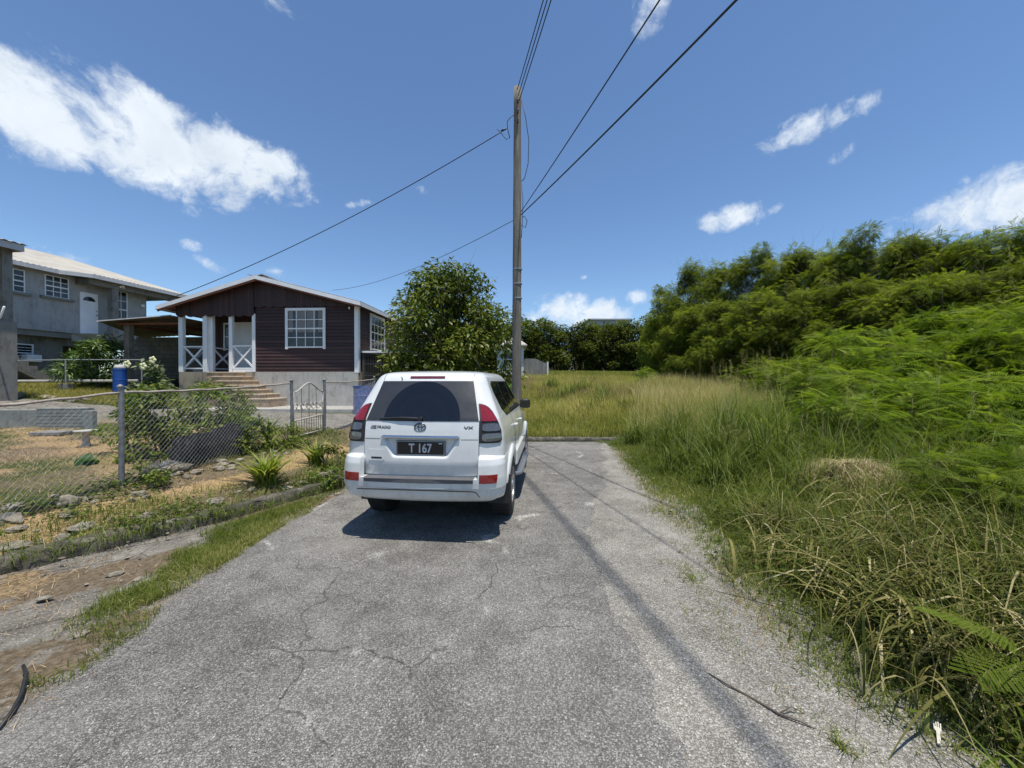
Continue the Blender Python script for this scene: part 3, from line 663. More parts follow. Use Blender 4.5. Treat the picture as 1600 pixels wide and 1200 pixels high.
# ---- plate, garnish, badges, handle
yb = S(0, 1.0, 0)[1]
w = MB(); w.box(-.275, .275, yb - .022, yb - .006, .925, 1.085); pf = w.out('plate_holder', blackp, car, bevel=.004)
w = MB(); w.box(-.262, .262, yb - .030, yb - .020, .935, 1.075); npl = w.out('number_plate', plate_m, car, bevel=.003)
w = MB(); w.box(-.268, .268, yb - .026, yb - .019, .929, .935); w.box(-.268, .268, yb - .026, yb - .019, 1.075, 1.080); w.box(-.268, -.262, yb - .026, yb - .019, .935, 1.075); w.box(.262, .268, yb - .026, yb - .019, .935, 1.075); w.out('plate_rim', plate_w, npl)
def text(body_, size, parent, name, mat, loc, bold=0.0, ext=.0015, sx=1, align='CENTER', rot=(90, 0, 0)):
    cu = bpy.data.curves.new(name, 'FONT'); cu.body = body_; cu.size = size; cu.align_x = align; cu.align_y = 'CENTER'; cu.extrude = ext; cu.offset = bold
    t = bpy.data.objects.new(name, cu); COL.objects.link(t); bpy.context.view_layer.update()
    me = bpy.data.meshes.new_from_object(t.evaluated_get(bpy.context.evaluated_depsgraph_get())); bpy.data.objects.remove(t)
    me.materials.clear(); me.materials.append(mat); o = bpy.data.objects.new(name, me); COL.objects.link(o); o.parent = parent; o.location = loc; o.rotation_euler = tuple(R(a) for a in rot); o.scale = (sx, 1, 1); return o
text('T 167', .135, npl, 'lettering', plate_w, (.0, yb - .031, 1.0), .0028, sx=.80)
w = MB(); w.box(.205, .245, yb - .032, yb - .029, 1.052, 1.064); w.out('sticker', plate_w, npl)
gs = MB(); 
for sg in (1,):
    pts = [S(x, 1.118, .018, False) for x in np.linspace(-.44, .44, 25)]
    top = [S(x, 1.142, .012, False) for x in np.linspace(-.42, .42, 25)]; mid = [S(x, 1.128, .030, False) for x in np.linspace(-.44, .44, 25)]; bot = [S(x, 1.114, .022, False) for x in np.linspace(-.44, .44, 25)]; bb = [S(x, 1.112, .0, False) for x in np.linspace(-.44, .44, 25)]
    tt = [S(x, 1.146, .002, False) for x in np.linspace(-.40, .40, 25)]
    rws = [tt, top, mid, bot, bb]; V = [p for r in rws for p in r]; F = [(i * 25 + j, (i + 1) * 25 + j, (i + 1) * 25 + j + 1, i * 25 + j + 1) for i in range(4) for j in range(24)]
    gs.add(V, F)
gs.out('garnish', chrome, car, smooth=True)
yh = S(0, 1.235, .006)[1]
w = MB()
def ell(cx, cz, a, b, rad, rz=0, n=40):
    return [(cx + a * math.cos(t), yh - .006, cz + b * math.sin(t)) for t in np.linspace(0, 2 * math.pi, n + 1)]
w.tube(ell(0, 1.235, .062, .043, .006), .006, 6, False); w.tube(ell(0, 1.235, .020, .040, .004), .0045, 6, False); w.tube(ell(0, 1.252, .050, .019, .004), .0045, 6, False)
w.out('emblem', dchrome, car, smooth=True)
yt = lambda x, z: S(x, z, .007)[1] - .001
text('PRADO', .048, car, 'badge', dchrome, (-.415, yt(-.415, 1.225), 1.225), .001, rot=(90, 0, -5)); text('LAND', .024, car, 'badge', dchrome, (-.535, yt(-.535, 1.237), 1.237), .0008, rot=(90, 0, -7)); text('CRUISER', .019, car, 'badge', dchrome, (-.540, yt(-.54, 1.216), 1.216), .0006, rot=(90, 0, -7))
text('VX', .05, car, 'badge', dchrome, (.53, yt(.53, 1.225), 1.225), .001, sx=1.5, rot=(90, 0, 7))
patch('handle_plate', list(np.linspace(.865, .985, 10)), lambda z: .40 + .03 * (z < .87), lambda z: .585, 10, .010, paint, tg, -1, .01)
patch('gate_handle', list(np.linspace(.885, .905, 4)), lambda z: .43, lambda z: .555, 6, .0115, blackp, tg, -1, .01)
# ---- side windows, doors, arches, steps, handles, mirrors
def side_pane(name, y0f, y1f, z0, z1, sg, parent, off=.004, mat=side_glass):
    return patch(name, list(np.linspace(z0, z1, 24)), lambda z: s_at(y0f(z), z), lambda z: s_at(y1f(z), z), 10, off, mat, parent, sg, .008)
I = lambda xs, ys: (lambda z: float(np.interp(z, xs, ys)))
for sg in (-1, 1):
    surr = side_pane('window_band', I([1.30, 1.40, 1.60, 1.70, 1.735], [.92, .68, .57, .60, .72]), I([1.30, 1.45, 1.6, 1.735], [3.02, 2.86, 2.66, 2.42]), 1.30, 1.735, sg, car, .003, blackp)
    side_pane('quarter_glass', I([1.31, 1.40, 1.60, 1.70, 1.725], [.94, .71, .60, .63, .75]), I([1.31, 1.72], [1.32, 1.22]), 1.312, 1.725, sg, surr, .006)
    side_pane('rear_door_glass', I([1.31, 1.72], [1.38, 1.28]), I([1.31, 1.72], [2.12, 2.08]), 1.312, 1.722, sg, surr, .006)
    side_pane('front_door_glass', I([1.31, 1.72], [2.19, 2.15]), I([1.31, 1.45, 1.6, 1.72], [2.97, 2.82, 2.63, 2.44]), 1.312, 1.722, sg, surr, .006)
    for (nm, yy) in (('door_line', I([.55, .9, 1.05, 1.30], [1.62, 1.60, 1.50, 1.36])), ('door_line', I([.50, 1.30], [2.15, 2.16])), ('door_line', I([.50, 1.05, 1.30], [3.30, 3.22, 3.05]))):
        patch(nm, list(np.linspace(.52, 1.30, 24)), lambda z: s_at(yy(z), z), lambda z: s_at(yy(z) + .008, z), 1, .0015, blackp, car, sg, .004)
    for y_ in (1.50, 2.28):
        w = MB(); x_ = sec(1.10)[0]; w.tube([(sg * x_, y_, 1.115), (sg * (x_ + .035), y_ + .03, 1.118), (sg * (x_ + .035), y_ + .15, 1.118), (sg * x_, y_ + .18, 1.115)], .013, 8); w.out('door_handle', paint, car, smooth=True)
    # flares
    for wy in WHY:
        V = []; F = []; prof = [(.400, -.06), (.405, .02), (.415, .034), (.45, .040), (.495, .036), (.53, .018), (.545, -.02)]; na = 40
        for k in range(na + 1):
            a = R(-14 + (178 if wy < 2 else 208) * k / na)
            for (r, ox) in prof:
                y_, z_ = wy + r * math.cos(a) * (1.0), WR + r * math.sin(a); zc = min(max(z_, .42), 1.8); xb = sec(zc)[0]
                V.append((sg * (min(xb, .905) + ox), y_, z_))
        m_ = len(prof)
        for k in range(na):
            for j in range(m_ - 1): F.append((k * m_ + j, k * m_ + j + 1, (k + 1) * m_ + j + 1, (k + 1) * m_ + j))
        mk('arch_flare', V, F, paint, car, smooth=True)
        w = MB(); n = 30; V = []; F = []
        for k in range(n + 1):
            a = R(-10 + 200 * k / n)
            for x_ in (.60, .89): V.append((sg * x_, wy + .46 * math.cos(a), WR + .46 * math.sin(a)))
        F = [(2 * k, 2 * k + 1, 2 * k + 3, 2 * k + 2) for k in range(n)]; mk('wheel_well', V, F, blackp, car)
    # lower cladding between the arches
    w = MB(); w.box(min(sg * .87, sg * .935), max(sg * .87, sg * .935), 1.60, 3.36, .52, .74); w.out('side_cladding', paint, car, bevel=.02)
    w = MB(); w.box(min(sg * .86, sg * .885), max(sg * .86, sg * .885), 1.52, 3.45, .36, .53); w.out('sill', blackp, car)
    w = MB(); w.tube([(sg * .86, 1.56, .40), (sg * .97, 1.68, .395), (sg * .98, 1.8, .39), (sg * .98, 3.2, .39), (sg * .86, 3.36, .40)], .030, 10); w.box(min(sg * .88, sg * .99), max(sg * .88, sg * .99), 1.72, 3.24, .395, .42); w.out('side_step', alloy, car, smooth=False, bevel=.004)
    mi = MB(); c_ = Vector((sg * .955, 3.0, 1.33)); V = []; F = []
    n1_, n2_ = 10, 16
    for a_ in range(n1_ + 1):
        ph = math.pi * a_ / n1_
        for b_ in range(n2_):
            th = 2 * math.pi * b_ / n2_; cx = math.copysign(abs(math.cos(th)) ** .6, math.cos(th)); cz = math.copysign(abs(math.sin(th)) ** .6, math.sin(th))
            r_ = math.sin(ph) ** .5; V.append((c_.x + .09 * cx * r_, c_.y - .06 * math.cos(ph), c_.z + .085 * cz * r_))
    for a_ in range(n1_):
        for b_ in range(n2_): F.append((a_ * n2_ + b_, a_ * n2_ + (b_ + 1) % n2_, (a_ + 1) * n2_ + (b_ + 1) % n2_, (a_ + 1) * n2_ + b_))
    mi.add(V, F); mi.tube([(sg * .84, 3.0, 1.29), (sg * .95, 3.0, 1.29)], .03, 8); mo = mi.out('door_mirror', blackp, car, smooth=True)
    w = MB(); w.box(c_.x - .09, c_.x + .09, c_.y - .064, c_.y - .058, c_.z - .062, c_.z + .062); w.out('mirror_glass', side_glass, mo, bevel=.01)
    # wheels
    for wy in WHY:
        cx = sg * .795
        w = MB(); P_ = [(.225, -.115), (.235, -.128), (.30, -.133), (.355, -.128), (.378, -.108), (.385, -.06), (.386, 0), (.385, .06), (.378, .108), (.355, .128), (.30, .133), (.235, .128), (.225, .115)]
        w.lathe(P_, 48, 'x', (cx, wy, WR)); wt = w.out('wheel', rubber, car, smooth=True)
        w = MB()
        for k in range(44):
            a = 2 * math.pi * k / 44
            for (x0_, x1_) in ((-.10, -.035), (-.03, .03), (.035, .10)):
                a2_ = a + (.05 if x0_ == -.03 else 0); r0 = .384; c2 = Vector((cx + (x0_ + x1_) / 2, wy + r0 * math.cos(a2_), WR + r0 * math.sin(a2_))); d = Vector((0, -math.sin(a2_), math.cos(a2_)))
                w.bar(c2 - d * .019, c2 + d * .019, x1_ - x0_, .012, (0, math.cos(a2_), math.sin(a2_)))
        w.out('tread', rubber, wt)
        w = MB(); so = cx + sg * .10
        w.lathe([(.235, -.12 * sg), (.228, .125 * sg), (.205, .12 * sg), (.20, .03 * sg), (.20, -.1 * sg)], 40, 'x', (cx, wy, WR))
        for k in range(6):
            a = R(60 * k + 15); d = Vector((0, math.cos(a), math.sin(a))); w.bar(Vector((so, wy, WR)) + d * .03, Vector((so - sg * .005, wy, WR)) + d * .21, .075, .03, (1, 0, 0))
        w.lathe([(.0, .03 * sg), (.05, .028 * sg), (.06, .0), (.06, -.05 * sg)], 16, 'x', (so, wy, WR)); w.out('rim', alloy, wt)
        w = MB(); w.lathe([(.001, 0), (.17, 0), (.17, .02)], 24, 'x', (cx + sg * .02, wy, WR)); w.out('brake_disc', blackp, wt)
# windscreen and front
patch('windscreen', list(np.linspace(1.32, 1.73, 20)), lambda z: slen(z)[2] + slen(z)[3] * .5, lambda z: slen(z)[2] + slen(z)[3] * math.pi / 2 + sec(z)[0] - slen(z)[3], 14, .004, side_glass, car, 1)
patch('windscreen', list(np.linspace(1.32, 1.73, 20)), lambda z: slen(z)[2] + slen(z)[3] * .5, lambda z: slen(z)[2] + slen(z)[3] * math.pi / 2 + sec(z)[0] - slen(z)[3], 14, .004, side_glass, car, -1)
for sg in (-1, 1):
    patch('headlamp', list(np.linspace(.82, 1.0, 8)), lambda z: slen(z)[2] + .1, lambda z: slen(z)[2] + slen(z)[3] * 1.57 + .12, 12, .008, clearl, car, sg)
    patch('grille', list(np.linspace(.80, 1.0, 8)), lambda z: slen(z)[2] + slen(z)[3] * 1.57 + .2, lambda z: slen(z)[2] + slen(z)[3] * 1.57 + sec(z)[0] - slen(z)[3], 8, .008, chrome, car, sg)
w = MB(); w.box(-.86, .86, 4.60, 4.80, .42, .72); w.out('front_bumper', paint, car, bevel=.05)
# ================================================================== buildings
def stained(name, c, dark, sc_=2.0, streak=True, bumpd=.01, zs=.25, amt=.8):
    m = M(name); a = m.noise(sc_, 9, .7); b = m.noise(sc_ * 5, 6, .7, scale3=(1, 1, zs) if streak else None)
    f = m.math('ADD', m.math('MULTIPLY', a, .55), m.math('MULTIPLY', b, .45))
    hi = tuple(min(1, x * 1.18) for x in c)
    m.col(m.mix(amt, c, m.ramp(f, [(.36, dark), (.5, c), (.66, hi)]))).set(Roughness=.9); m.b.inputs['Specular IOR Level'].default_value = .25
    m.bump(m.noise(30, 7, .7), .6, bumpd); return m.m
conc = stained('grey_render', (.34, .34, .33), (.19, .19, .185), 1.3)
conc_old = stained('stained_concrete', (.30, .265, .205), (.10, .075, .05), 1.6)
conc_pale = stained('pale_concrete', (.40, .385, .35), (.20, .185, .155), 2)
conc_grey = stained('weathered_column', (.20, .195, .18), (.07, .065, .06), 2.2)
def boards(name, c, pitch, axis, groove=.12, var=.38):
    m = M(name); sp = m.n('ShaderNodeSeparateXYZ'); m.l(m.co(), sp.inputs[0]); v = m.math('MULTIPLY', sp.outputs[axis], 1 / pitch)
    cell = m.math('FLOOR', v); wnz = m.n('ShaderNodeTexWhiteNoise', noise_dimensions='1D'); m.l(cell, wnz.inputs['W'])
    fr = m.math('FRACT', v); gr = m.sstep(m.math('ABSOLUTE', m.math('SUBTRACT', fr, .5)), .5 - groove * .5, .5)
    t = m.math('ADD', m.math('MULTIPLY', wnz.outputs['Value'], .4), m.math('MULTIPLY', m.noise(2.2, 8, .75, scale3=(1, 1, .5)), .6))
    lo = tuple(x * (1 - var) for x in c); hi = tuple(x * (1 + var) for x in c)
    m.col(m.ramp(t, [(.3, lo), (.7, hi)])).set(Roughness=.62); m.bump(gr, -1.0 * 0 + .8, -.012)
    return m.m
brown_sid = boards('brown_siding', (.046, .020, .017), .13, 2, .06); brown_vert = boards('brown_vertical_boards', (.042, .019, .018), .115, 0, .14)
brown_flat = plain('brown_paint', (.042, .022, .018), .6, var=.2, nsc=3)
soffit = plain('red_brown_soffit', (.20, .07, .04), .7, var=.2)
tin = M('galvanised_roof'); tin.col(tin.ramp(tin.noise(1.2, 7, .7), [(.35, (.30, .30, .30)), (.65, (.46, .46, .45))])).set(Roughness=.5, Metallic=.35); tin = tin.m
tinbeige = M('beige_sheet_roof'); tinbeige.col(tinbeige.ramp(tinbeige.noise(.9, 7, .7), [(.35, (.30, .275, .235)), (.65, (.42, .39, .335))])).set(Roughness=.65); tinbeige = tinbeige.m
rusty = stained('rusty_sheet', (.24, .19, .15), (.10, .05, .03), 2, False)
pane_m = M('window_pane'); pane_m.col(pane_m.ramp(pane_m.noise(1.7, 4), [(.4, (.012, .014, .017)), (.6, (.04, .045, .05))])).set(Roughness=.06); pane_m = pane_m.m
curtain = plain('net_curtain', (.20, .195, .19), .9, var=.3, nsc=14)
galv = plain('galvanised_steel', (.36, .37, .38), .5, .55, var=.2, nsc=12); rust_rail = stained('rusty_rail', (.34, .30, .26), (.18, .09, .05), 9, False, .002)
dark_in = plain('dark_interior', (.02, .019, .018), .9); bluep = plain('blue_plastic', (.012, .07, .30), .42, var=.15)
def window(parent, x0, x1, z0, z1, y, cols, rows, fr=.09, mull=.02, split=None, dirv=1, matf=white_paint, proud=.04, curt=False, sash=True):
    """window in a wall that faces -y; frame proud of the wall, the pane a sub-part"""
    w = MB(); p0, p1 = y - proud, y - .002
    w.box(x0 - fr, x0, p0, p1, z0 - fr, z1 + fr); w.box(x1, x1 + fr, p0, p1, z0 - fr, z1 + fr); w.box(x0, x1, p0, p1, z1, z1 + fr); w.box(x0, x1, p0, p1, z0 - fr * .5, z0)
    for i in range(1, cols): xx = x0 + (x1 - x0) * i / cols; w.box(xx - mull / 2, xx + mull / 2, y - .030, y - .016, z0, z1)
    for j in range(1, rows): zz = z0 + (z1 - z0) * j / rows; hw = mull / 2 * (2.0 if sash and j == rows // 2 else 1); w.box(x0, x1, y - .034, y - .014, zz - hw, zz + hw)
    o = w.out('window', matf, parent); g = MB(); g.box(x0, x1, y - .012, y - .004, z0, z1); g.out('pane', pane_m, o)
    if curt:
        V = []; F = []; n = 60; xa, xb = x0 + .02, x1 - .02
        for i in range(n + 1):
            xx = xa + (xb - xa) * i / n; yy = y - .0135 - .0015 * math.sin(i * 1.3)
            V += [(xx, yy, z0 + (z1 - z0) * .40), (xx, yy, z1 - .01)]
        F = [(2 * i, 2 * i + 2, 2 * i + 3, 2 * i + 1) for i in range(n) if i % 20 not in (8, 9, 10, 11)]; mk('curtain', V, F, curtain, o)
    return o
def window_y(parent, y0, y1, z0, z1, x, cols, rows, fr=.08, mull=.02):   # window in a wall that faces +x
    o = window(parent, -y1, -y0, z0, z1, -x, cols, rows, fr, mull)
    for c in [o] + list(o.children):
        for v in c.data.vertices: px_, py_ = v.co.x, v.co.y; v.co.x, v.co.y = -py_, -px_
        c.data.flip_normals()
    return o
def corrugated(w, a, b, c, d, n, amp=.012, thick=None):
    """sheet a-b along the eave, d-c along the ridge, ribs running a->d"""
    a, b, c, d = map(Vector, (a, b, c, d)); nrm = (b - a).cross(d - a).normalized(); V = []; m = n * 4
    for i in range(m + 1):
        t = i / m; o = nrm * (amp if i % 4 in (1, 2) else -0); V += [a.lerp(b, t) + o, d.lerp(c, t) + o]
    w.add(V, [(2 * i, 2 * i + 2, 2 * i + 3, 2 * i + 1) for i in range(m)])
# ------------------------------------------------------------------ brown chattel house
hx, hy = -5.92, 14.8; HA = R(-3.0)
org = Vector((hx, hy)) - Vector((math.cos(HA), math.sin(HA))) * 7.25
HB = .75
house = thing('brown_house', 'dark brown timber house with white window frames, gable roof and corner porch', 'house', (org.x, org.y, HB), HA)
D = 8.5; FZ = 1.35; PX = 3.12; PD = 1.35; WT = 3.93; XR_ = 7.25; AX, AZ = 3.45, 5.02
w = MB(); w.box(0, XR_, 0.0, PD, -.6, FZ); w.box(0, XR_, PD, D, -.6, FZ - .002); w.out('foundation', conc_old, house)
w = MB(); w.box(PX, XR_, -.004, .02, -.6, FZ - .01); w.out('foundation_face', conc_pale, house)  # grey-white concrete, its sunlit look put into the paler colour
# core walls and lap siding
w = MB(); w.box(PX + .03, XR_ - .03, .03, D, FZ, WT - .05); w.box(.03, PX + .03, PD + .03, D, FZ, WT - .05); w.out('wall', brown_flat, house)
def siding(x0, x1, y, z0, z1, pitch=.128, proud=.022):
    w = MB(); z = z0
    while z < z1:
        zt = min(z + pitch, z1); w.add([(x0, y - proud, z), (x1, y - proud, z), (x1, y, zt), (x0, y, zt), (x0, y, z), (x1, y, z)], [(0, 1, 2, 3), (4, 5, 1, 0)]); z += pitch
    return w
siding(PX, XR_, .03, FZ - .03, WT).out('front_siding', brown_sid, house)
ws = siding(-D, 0, 0, FZ - .03, WT - .05)
ws.V = [(XR_ - .03 - y, -x, z) for (x, y, z) in ws.V]; ws.F = [f[::-1] for f in ws.F]; ws.V = [(x, D - y if False else y, z) for (x, y, z) in ws.V]; ws.out('side_siding', brown_sid, house)
w = MB(); w.box(.0, PX + .03, PD, PD + .03, FZ, WT); w.box(PX, PX + .03, .03, PD, FZ, WT); w.out('porch_wall', brown_vert, house)
w = MB(); w.box(XR_ - .15, XR_ + .012, -.012, .02, FZ - .04, WT - .06); w.box(XR_ - .01, XR_ + .014, .02, .14, FZ - .04, WT - .06); w.out('corner_board', white_paint, house, bevel=.004)
# gable boards with scalloped foot
def slope_z(x): return AZ - .08 - (AZ - WT) / (AX + .5) * (AX - x) if x < AX else AZ - .08 - (AZ - 3.98) / (7.5 - AX) * (x - AX)
def valance(x0, x1, zb, y0, y1, name, ext=0.2, rad=.085):
    n = max(2, round((x1 - x0) / ext)); st = (x1 - x0) / n; pts = []
    for i in range(n):
        for k in range(8):
            t = k / 8; pts.append((x0 + (i + t) * st, zb - rad * math.sin(math.pi * t) ** .8))
    pts.append((x1, zb)); top = [(x, slope_z(x)) for x in (np.linspace(x1, x0, 14))]
    w = MB(); V = []; F = []; n_ = len(pts); V = [(p[0], y0, p[1]) for p in pts] + [(p[0], y0, slope_z(p[0])) for p in pts] + [(p[0], y1, p[1]) for p in pts] + [(p[0], y1, slope_z(p[0])) for p in pts]
    for i in range(n_ - 1): F += [(i, i + 1, n_ + i + 1, n_ + i), (2 * n_ + i + 1, 2 * n_ + i, 3 * n_ + i, 3 * n_ + i + 1), (i + 1, i, 2 * n_ + i, 2 * n_ + i + 1)]
    w.add(V, F); return w.out(name, brown_vert, house)
valance(-.06, PX, 3.60, -.06, -.03, 'porch_valance', .39, .10); valance(PX, XR_ - .02, 3.90, -.035, -.012, 'gable_boards', .40, .05)
w = MB(); w.box(.0, PX, PD - .0, PD + .02, WT, AZ - .3); w.out('gable_back', brown_flat, house)
w = MB(); w.box(0, PX, 0, PD, 3.72, 3.75); w.out('porch_ceiling', brown_flat, house)
# roof: two corrugated slopes, fascia, soffit
y0, y1 = -.42, D + .4; e0, e1 = (-.52, 3.89), (7.52, 3.97)
w = MB(); corrugated(w, (e0[0], y1, e0[1]), (e0[0], y0, e0[1]), (AX, y0, AZ), (AX, y1, AZ), 46); corrugated(w, (e1[0], y0, e1[1]), (e1[0], y1, e1[1]), (AX, y1, AZ), (AX, y0, AZ), 46)
w.bar((AX - .14, y0 - .02, AZ - .02), (AX - .14, y1, AZ - .02), .3, .02, up=(.28, 0, 1)); w.bar((AX + .14, y0 - .02, AZ - .02), (AX + .14, y1, AZ - .02), .3, .02, up=(-.28, 0, 1))
roof = w.out('roof', tin, house)
w = MB()
for (ea, eb) in ((e0, (AX, AZ)), ((AX, AZ), e1)):
    d = Vector((eb[0] - ea[0], eb[1] - ea[1])).normalized()
    w.poly([(ea[0], ea[1] - .015), (eb[0], eb[1] - .015), (eb[0], eb[1] - .16), (ea[0], ea[1] - .16)], y0 - .025, y0)
w.box(e1[0] - .02, e1[0] + .005, y0, y1, e1[1] - .16, e1[1] - .015); w.box(e0[0] - .005, e0[0] + .02, y0, y1, e0[1] - .16, e0[1] - .015); w.out('fascia', white_paint, roof)
w = MB(); 
for (ea, eb) in ((e0, (AX, AZ)), ((AX, AZ), e1)):
    w.poly([(ea[0] + .02, ea[1] - .04), (eb[0], eb[1] - .04), (eb[0], eb[1] - .07), (ea[0] + .02, ea[1] - .07)], y0 + .002, y1)
    w.poly([(ea[0] + .05, ea[1] - .16), (eb[0], eb[1] - .16), (eb[0], eb[1] - .22), (ea[0] + .05, ea[1] - .22)], y0 + .005, y0 + .05)
w.out('soffit', soffit, roof)
# porch posts and railings
for (x, yy, ww) in ((-.02, 0, .17), (.98, 0, .17), (1.12, .14, .15), (2.05, 0, .14), (PX - .10, -.03, .12)):
    w = MB(); w.box(x, x + ww, yy, yy + ww * .9, FZ, 3.62); w.out('porch_post', white_paint, house, bevel=.006)
w = MB(); w.box(-.02, .12, PD - .12, PD, FZ, 3.62); w.out('porch_post', white_paint, house, bevel=.006)
def xrail(a, b, z0, z1, name='railing', t=.05):
    a, b = Vector(a), Vector(b); w = MB(); Z0, Z1 = Vector((0, 0, z0)), Vector((0, 0, z1))
    w.bar(a + Z1, b + Z1, .06, t); w.bar(a + Z0, b + Z0, .06, t); w.bar(a + Z0, b + Z1, .04, .06); w.bar(a + Z1 + Vector((0, .02, 0)), b + Z0 + Vector((0, .02, 0)), .04, .06); return w.out(name, white_paint, house)
xrail((.15, .07, 0), (.98, .07, 0), FZ + .14, FZ + 1.0); xrail((.06, .15, 0), (.06, PD - .12, 0), FZ + .14, FZ + 1.0); xrail((1.10, .30, 0), (1.14, PD - .02, 0), FZ + .14, FZ + .98)
xrail((2.19, .05, 0), (PX - .1, .05, 0), FZ + .14, FZ + 1.02, 'porch_gate', .05)
w = MB(); w.box(2.22, PX - .1, .0, .02, FZ + .0, FZ + .10); w.out('gate_sill', white_paint, house)
# porch door with panels, small window, breeze blocks
w = MB(); w.box(1.12, 2.08, PD - .05, PD - .002, FZ, 3.50); df = w.out('door', white_paint, house, bevel=.004)
w = MB()
for cx in (1.24, 1.66):
    for (za, zb) in ((FZ + .15, FZ + .75), (FZ + .9, FZ + 1.5), (FZ + 1.62, FZ + 1.95)):
        w.box(cx, cx + .28, PD - .060, PD - .048, za, zb)
w.out('door_panel', white_paint, df, bevel=.01); w = MB(); w.tube([(2.02, PD - .05, FZ + 1.0), (2.02, PD - .11, FZ + 1.0)], .025, 10); w.out('door_handle', chrome, df)
window(house, .80, 1.0, 2.35, 3.42, PD, 1, 2, .06, .02)
w = MB(); w.box(.25, .62, .35, .50, FZ, FZ + .12); bb = w.out('breeze_block', conc_pale, house)
# windows
window(house, 4.46, 5.86, 2.33, 3.72, -.0 + .012, 4, 4, .10, .026, curt=True, proud=.045)
window_y(house, 1.15, 2.55, 2.35, 3.72, XR_ - .005, 4, 4)
window_y(house, 4.6, 5.8, 2.35, 3.72, XR_ - .005, 4, 4)
w = MB(); w.lathe([(.001, -.05), (.03, -.05), (.035, 0), (.03, .04), (.001, .04)], 12, 'z', (XR_ - .32, -.06, 3.80)); w.out('lamp', white_paint, house)
# barred store under a lean-to on the right
st = MB(); st.box(XR_ + .0, XR_ + 1.9, .25, 5.2, 2.10, 2.17); leanto = st.out('lean_to_roof', white_paint, house)
w = MB()
for yy in (.3, 2.7, 5.1): w.box(XR_ + 1.78, XR_ + 1.86, yy, yy + .08, .2, 2.10)
w.box(XR_ + .02, XR_ + .10, .3, .38, FZ - .6, 2.10); w.box(XR_ + .02, XR_ + 1.86, .28, .34, .72, .80)
for k in range(26): xx = XR_ + .14 + k * .066; w.box(xx, xx + .012, .30, .312, .8, 2.10)
for k in range(60): yy = .4 + k * .08; w.box(XR_ + 1.81, XR_ + 1.822, yy, yy + .012, .8, 2.10)
for zz in (1.2, 1.65): w.box(XR_ + .1, XR_ + 1.82, .298, .314, zz, zz + .02); w.box(XR_ + 1.808, XR_ + 1.824, .3, 5.1, zz, zz + .02)
w.out('barred_store', plain('grey_bars', (.07, .07, .07), .6), house)
w = MB(); w.box(XR_ + .02, XR_ + 1.8, .34, 5.1, .05, .72); w.out('store_base', conc_old, house)
# steps: run down to the right and towards the road
stp = MB(); fac = MB()
for k in range(7):
    zt = FZ - .01 - k * .165; xa = 1.50 + .28 * k; xb = xa + 1.22; yf_ = -.42 - .09 * k
    stp.box(xa, xb - .012, yf_ + .012, -.005 - .001 * k, -.5, zt - .04); fac.box(xa - .01 * 0, xb, yf_ - .01, -.005 - .001 * k, zt - .04, zt)
steps = stp.out('steps', stained('step_side', (.36, .27, .18), (.15, .10, .06), 3), house); fac.out('tread', stained('step_tread', (.52, .43, .32), (.36, .27, .18), 3), steps, bevel=.008)
w = MB(); w.box(-.9, 8.6, -1.8, .0, -.62, .03); w.out('apron', conc_pale, house)

# ------------------------------------------------------------------ carport beside it
blockm = M('block_wall'); bk = blockm.n('ShaderNodeTexBrick'); mpb = blockm.n('ShaderNodeMapping'); mpb.inputs['Rotation'].default_value = (R(90), 0, 0)
blockm.l(blockm.co(), mpb.inputs[0]); blockm.l(mpb.outputs[0], bk.inputs['Vector']); bk.inputs['Scale'].default_value = 1; bk.inputs['Brick Width'].default_value = .42; bk.inputs['Row Height'].default_value = .21; bk.inputs['Mortar Size'].default_value = .012
bk.inputs['Color1'].default_value = (.17, .16, .145, 1); bk.inputs['Color2'].default_value = (.23, .215, .19, 1); bk.inputs['Mortar'].default_value = (.10, .095, .085, 1)
blockm.col(blockm.mix(.6, bk.outputs['Color'], blockm.ramp(blockm.noise(2, 8, .7), [(.3, .45), (.7, 1.3)]), 'MULTIPLY')).set(Roughness=.95); blockm.bump(bk.outputs['Fac'], -.6, .01); blockm = blockm.m
cpx = thing('carport', 'open carport with flat sheet roof, block back wall and grey post', 'carport', (-15.9, 15.6, .95), R(-3))
w = MB(); w.box(.15, .38, .0, .2, -.4, 3.12); w.out('post', stained('carport_post', (.20, .18, .155), (.10, .05, .03), 2.5), cpx)
w = MB(); w.box(-3.2, -2.95, 3.0, 3.25, -.4, 3.1); w.out('post', conc_grey, cpx)
w = MB(); w.box(-2.9, 3.4, 3.3, 3.5, -.4, 2.95); w.out('block_wall', blockm, cpx)
w = MB(); corrugated(w, (-.45, -.45, 3.16), (2.62, -.45, 3.36), (2.62, 4.2, 3.30), (-3.6, 4.2, 3.02), 24, .015); w.out('sheet_roof', rusty, cpx)
w = MB(); w.box(-.1, 2.6, -.05, .05, 3.06, 3.14); w.box(.2, .3, 0, 4, 3.0, 3.1); w.box(1.6, 1.7, 0, 4, 3.06, 3.18); w.out('roof_beam', soffit, cpx)
w = MB(); w.add([(-.47, -.47, 3.13), (2.62, -.47, 3.34), (2.62, -.455, 3.38), (-.47, -.455, 3.18)], [(0, 1, 2, 3)]); w.out('roof_edge', tin, cpx)
w = MB(); w.box(.6, 2.4, 1.5, 2.6, -.4, .55); w.box(.6, 1.2, 1.6, 2.4, .55, .9); ct = w.out('covered_workbench', dark_in, cpx, bevel=.03)

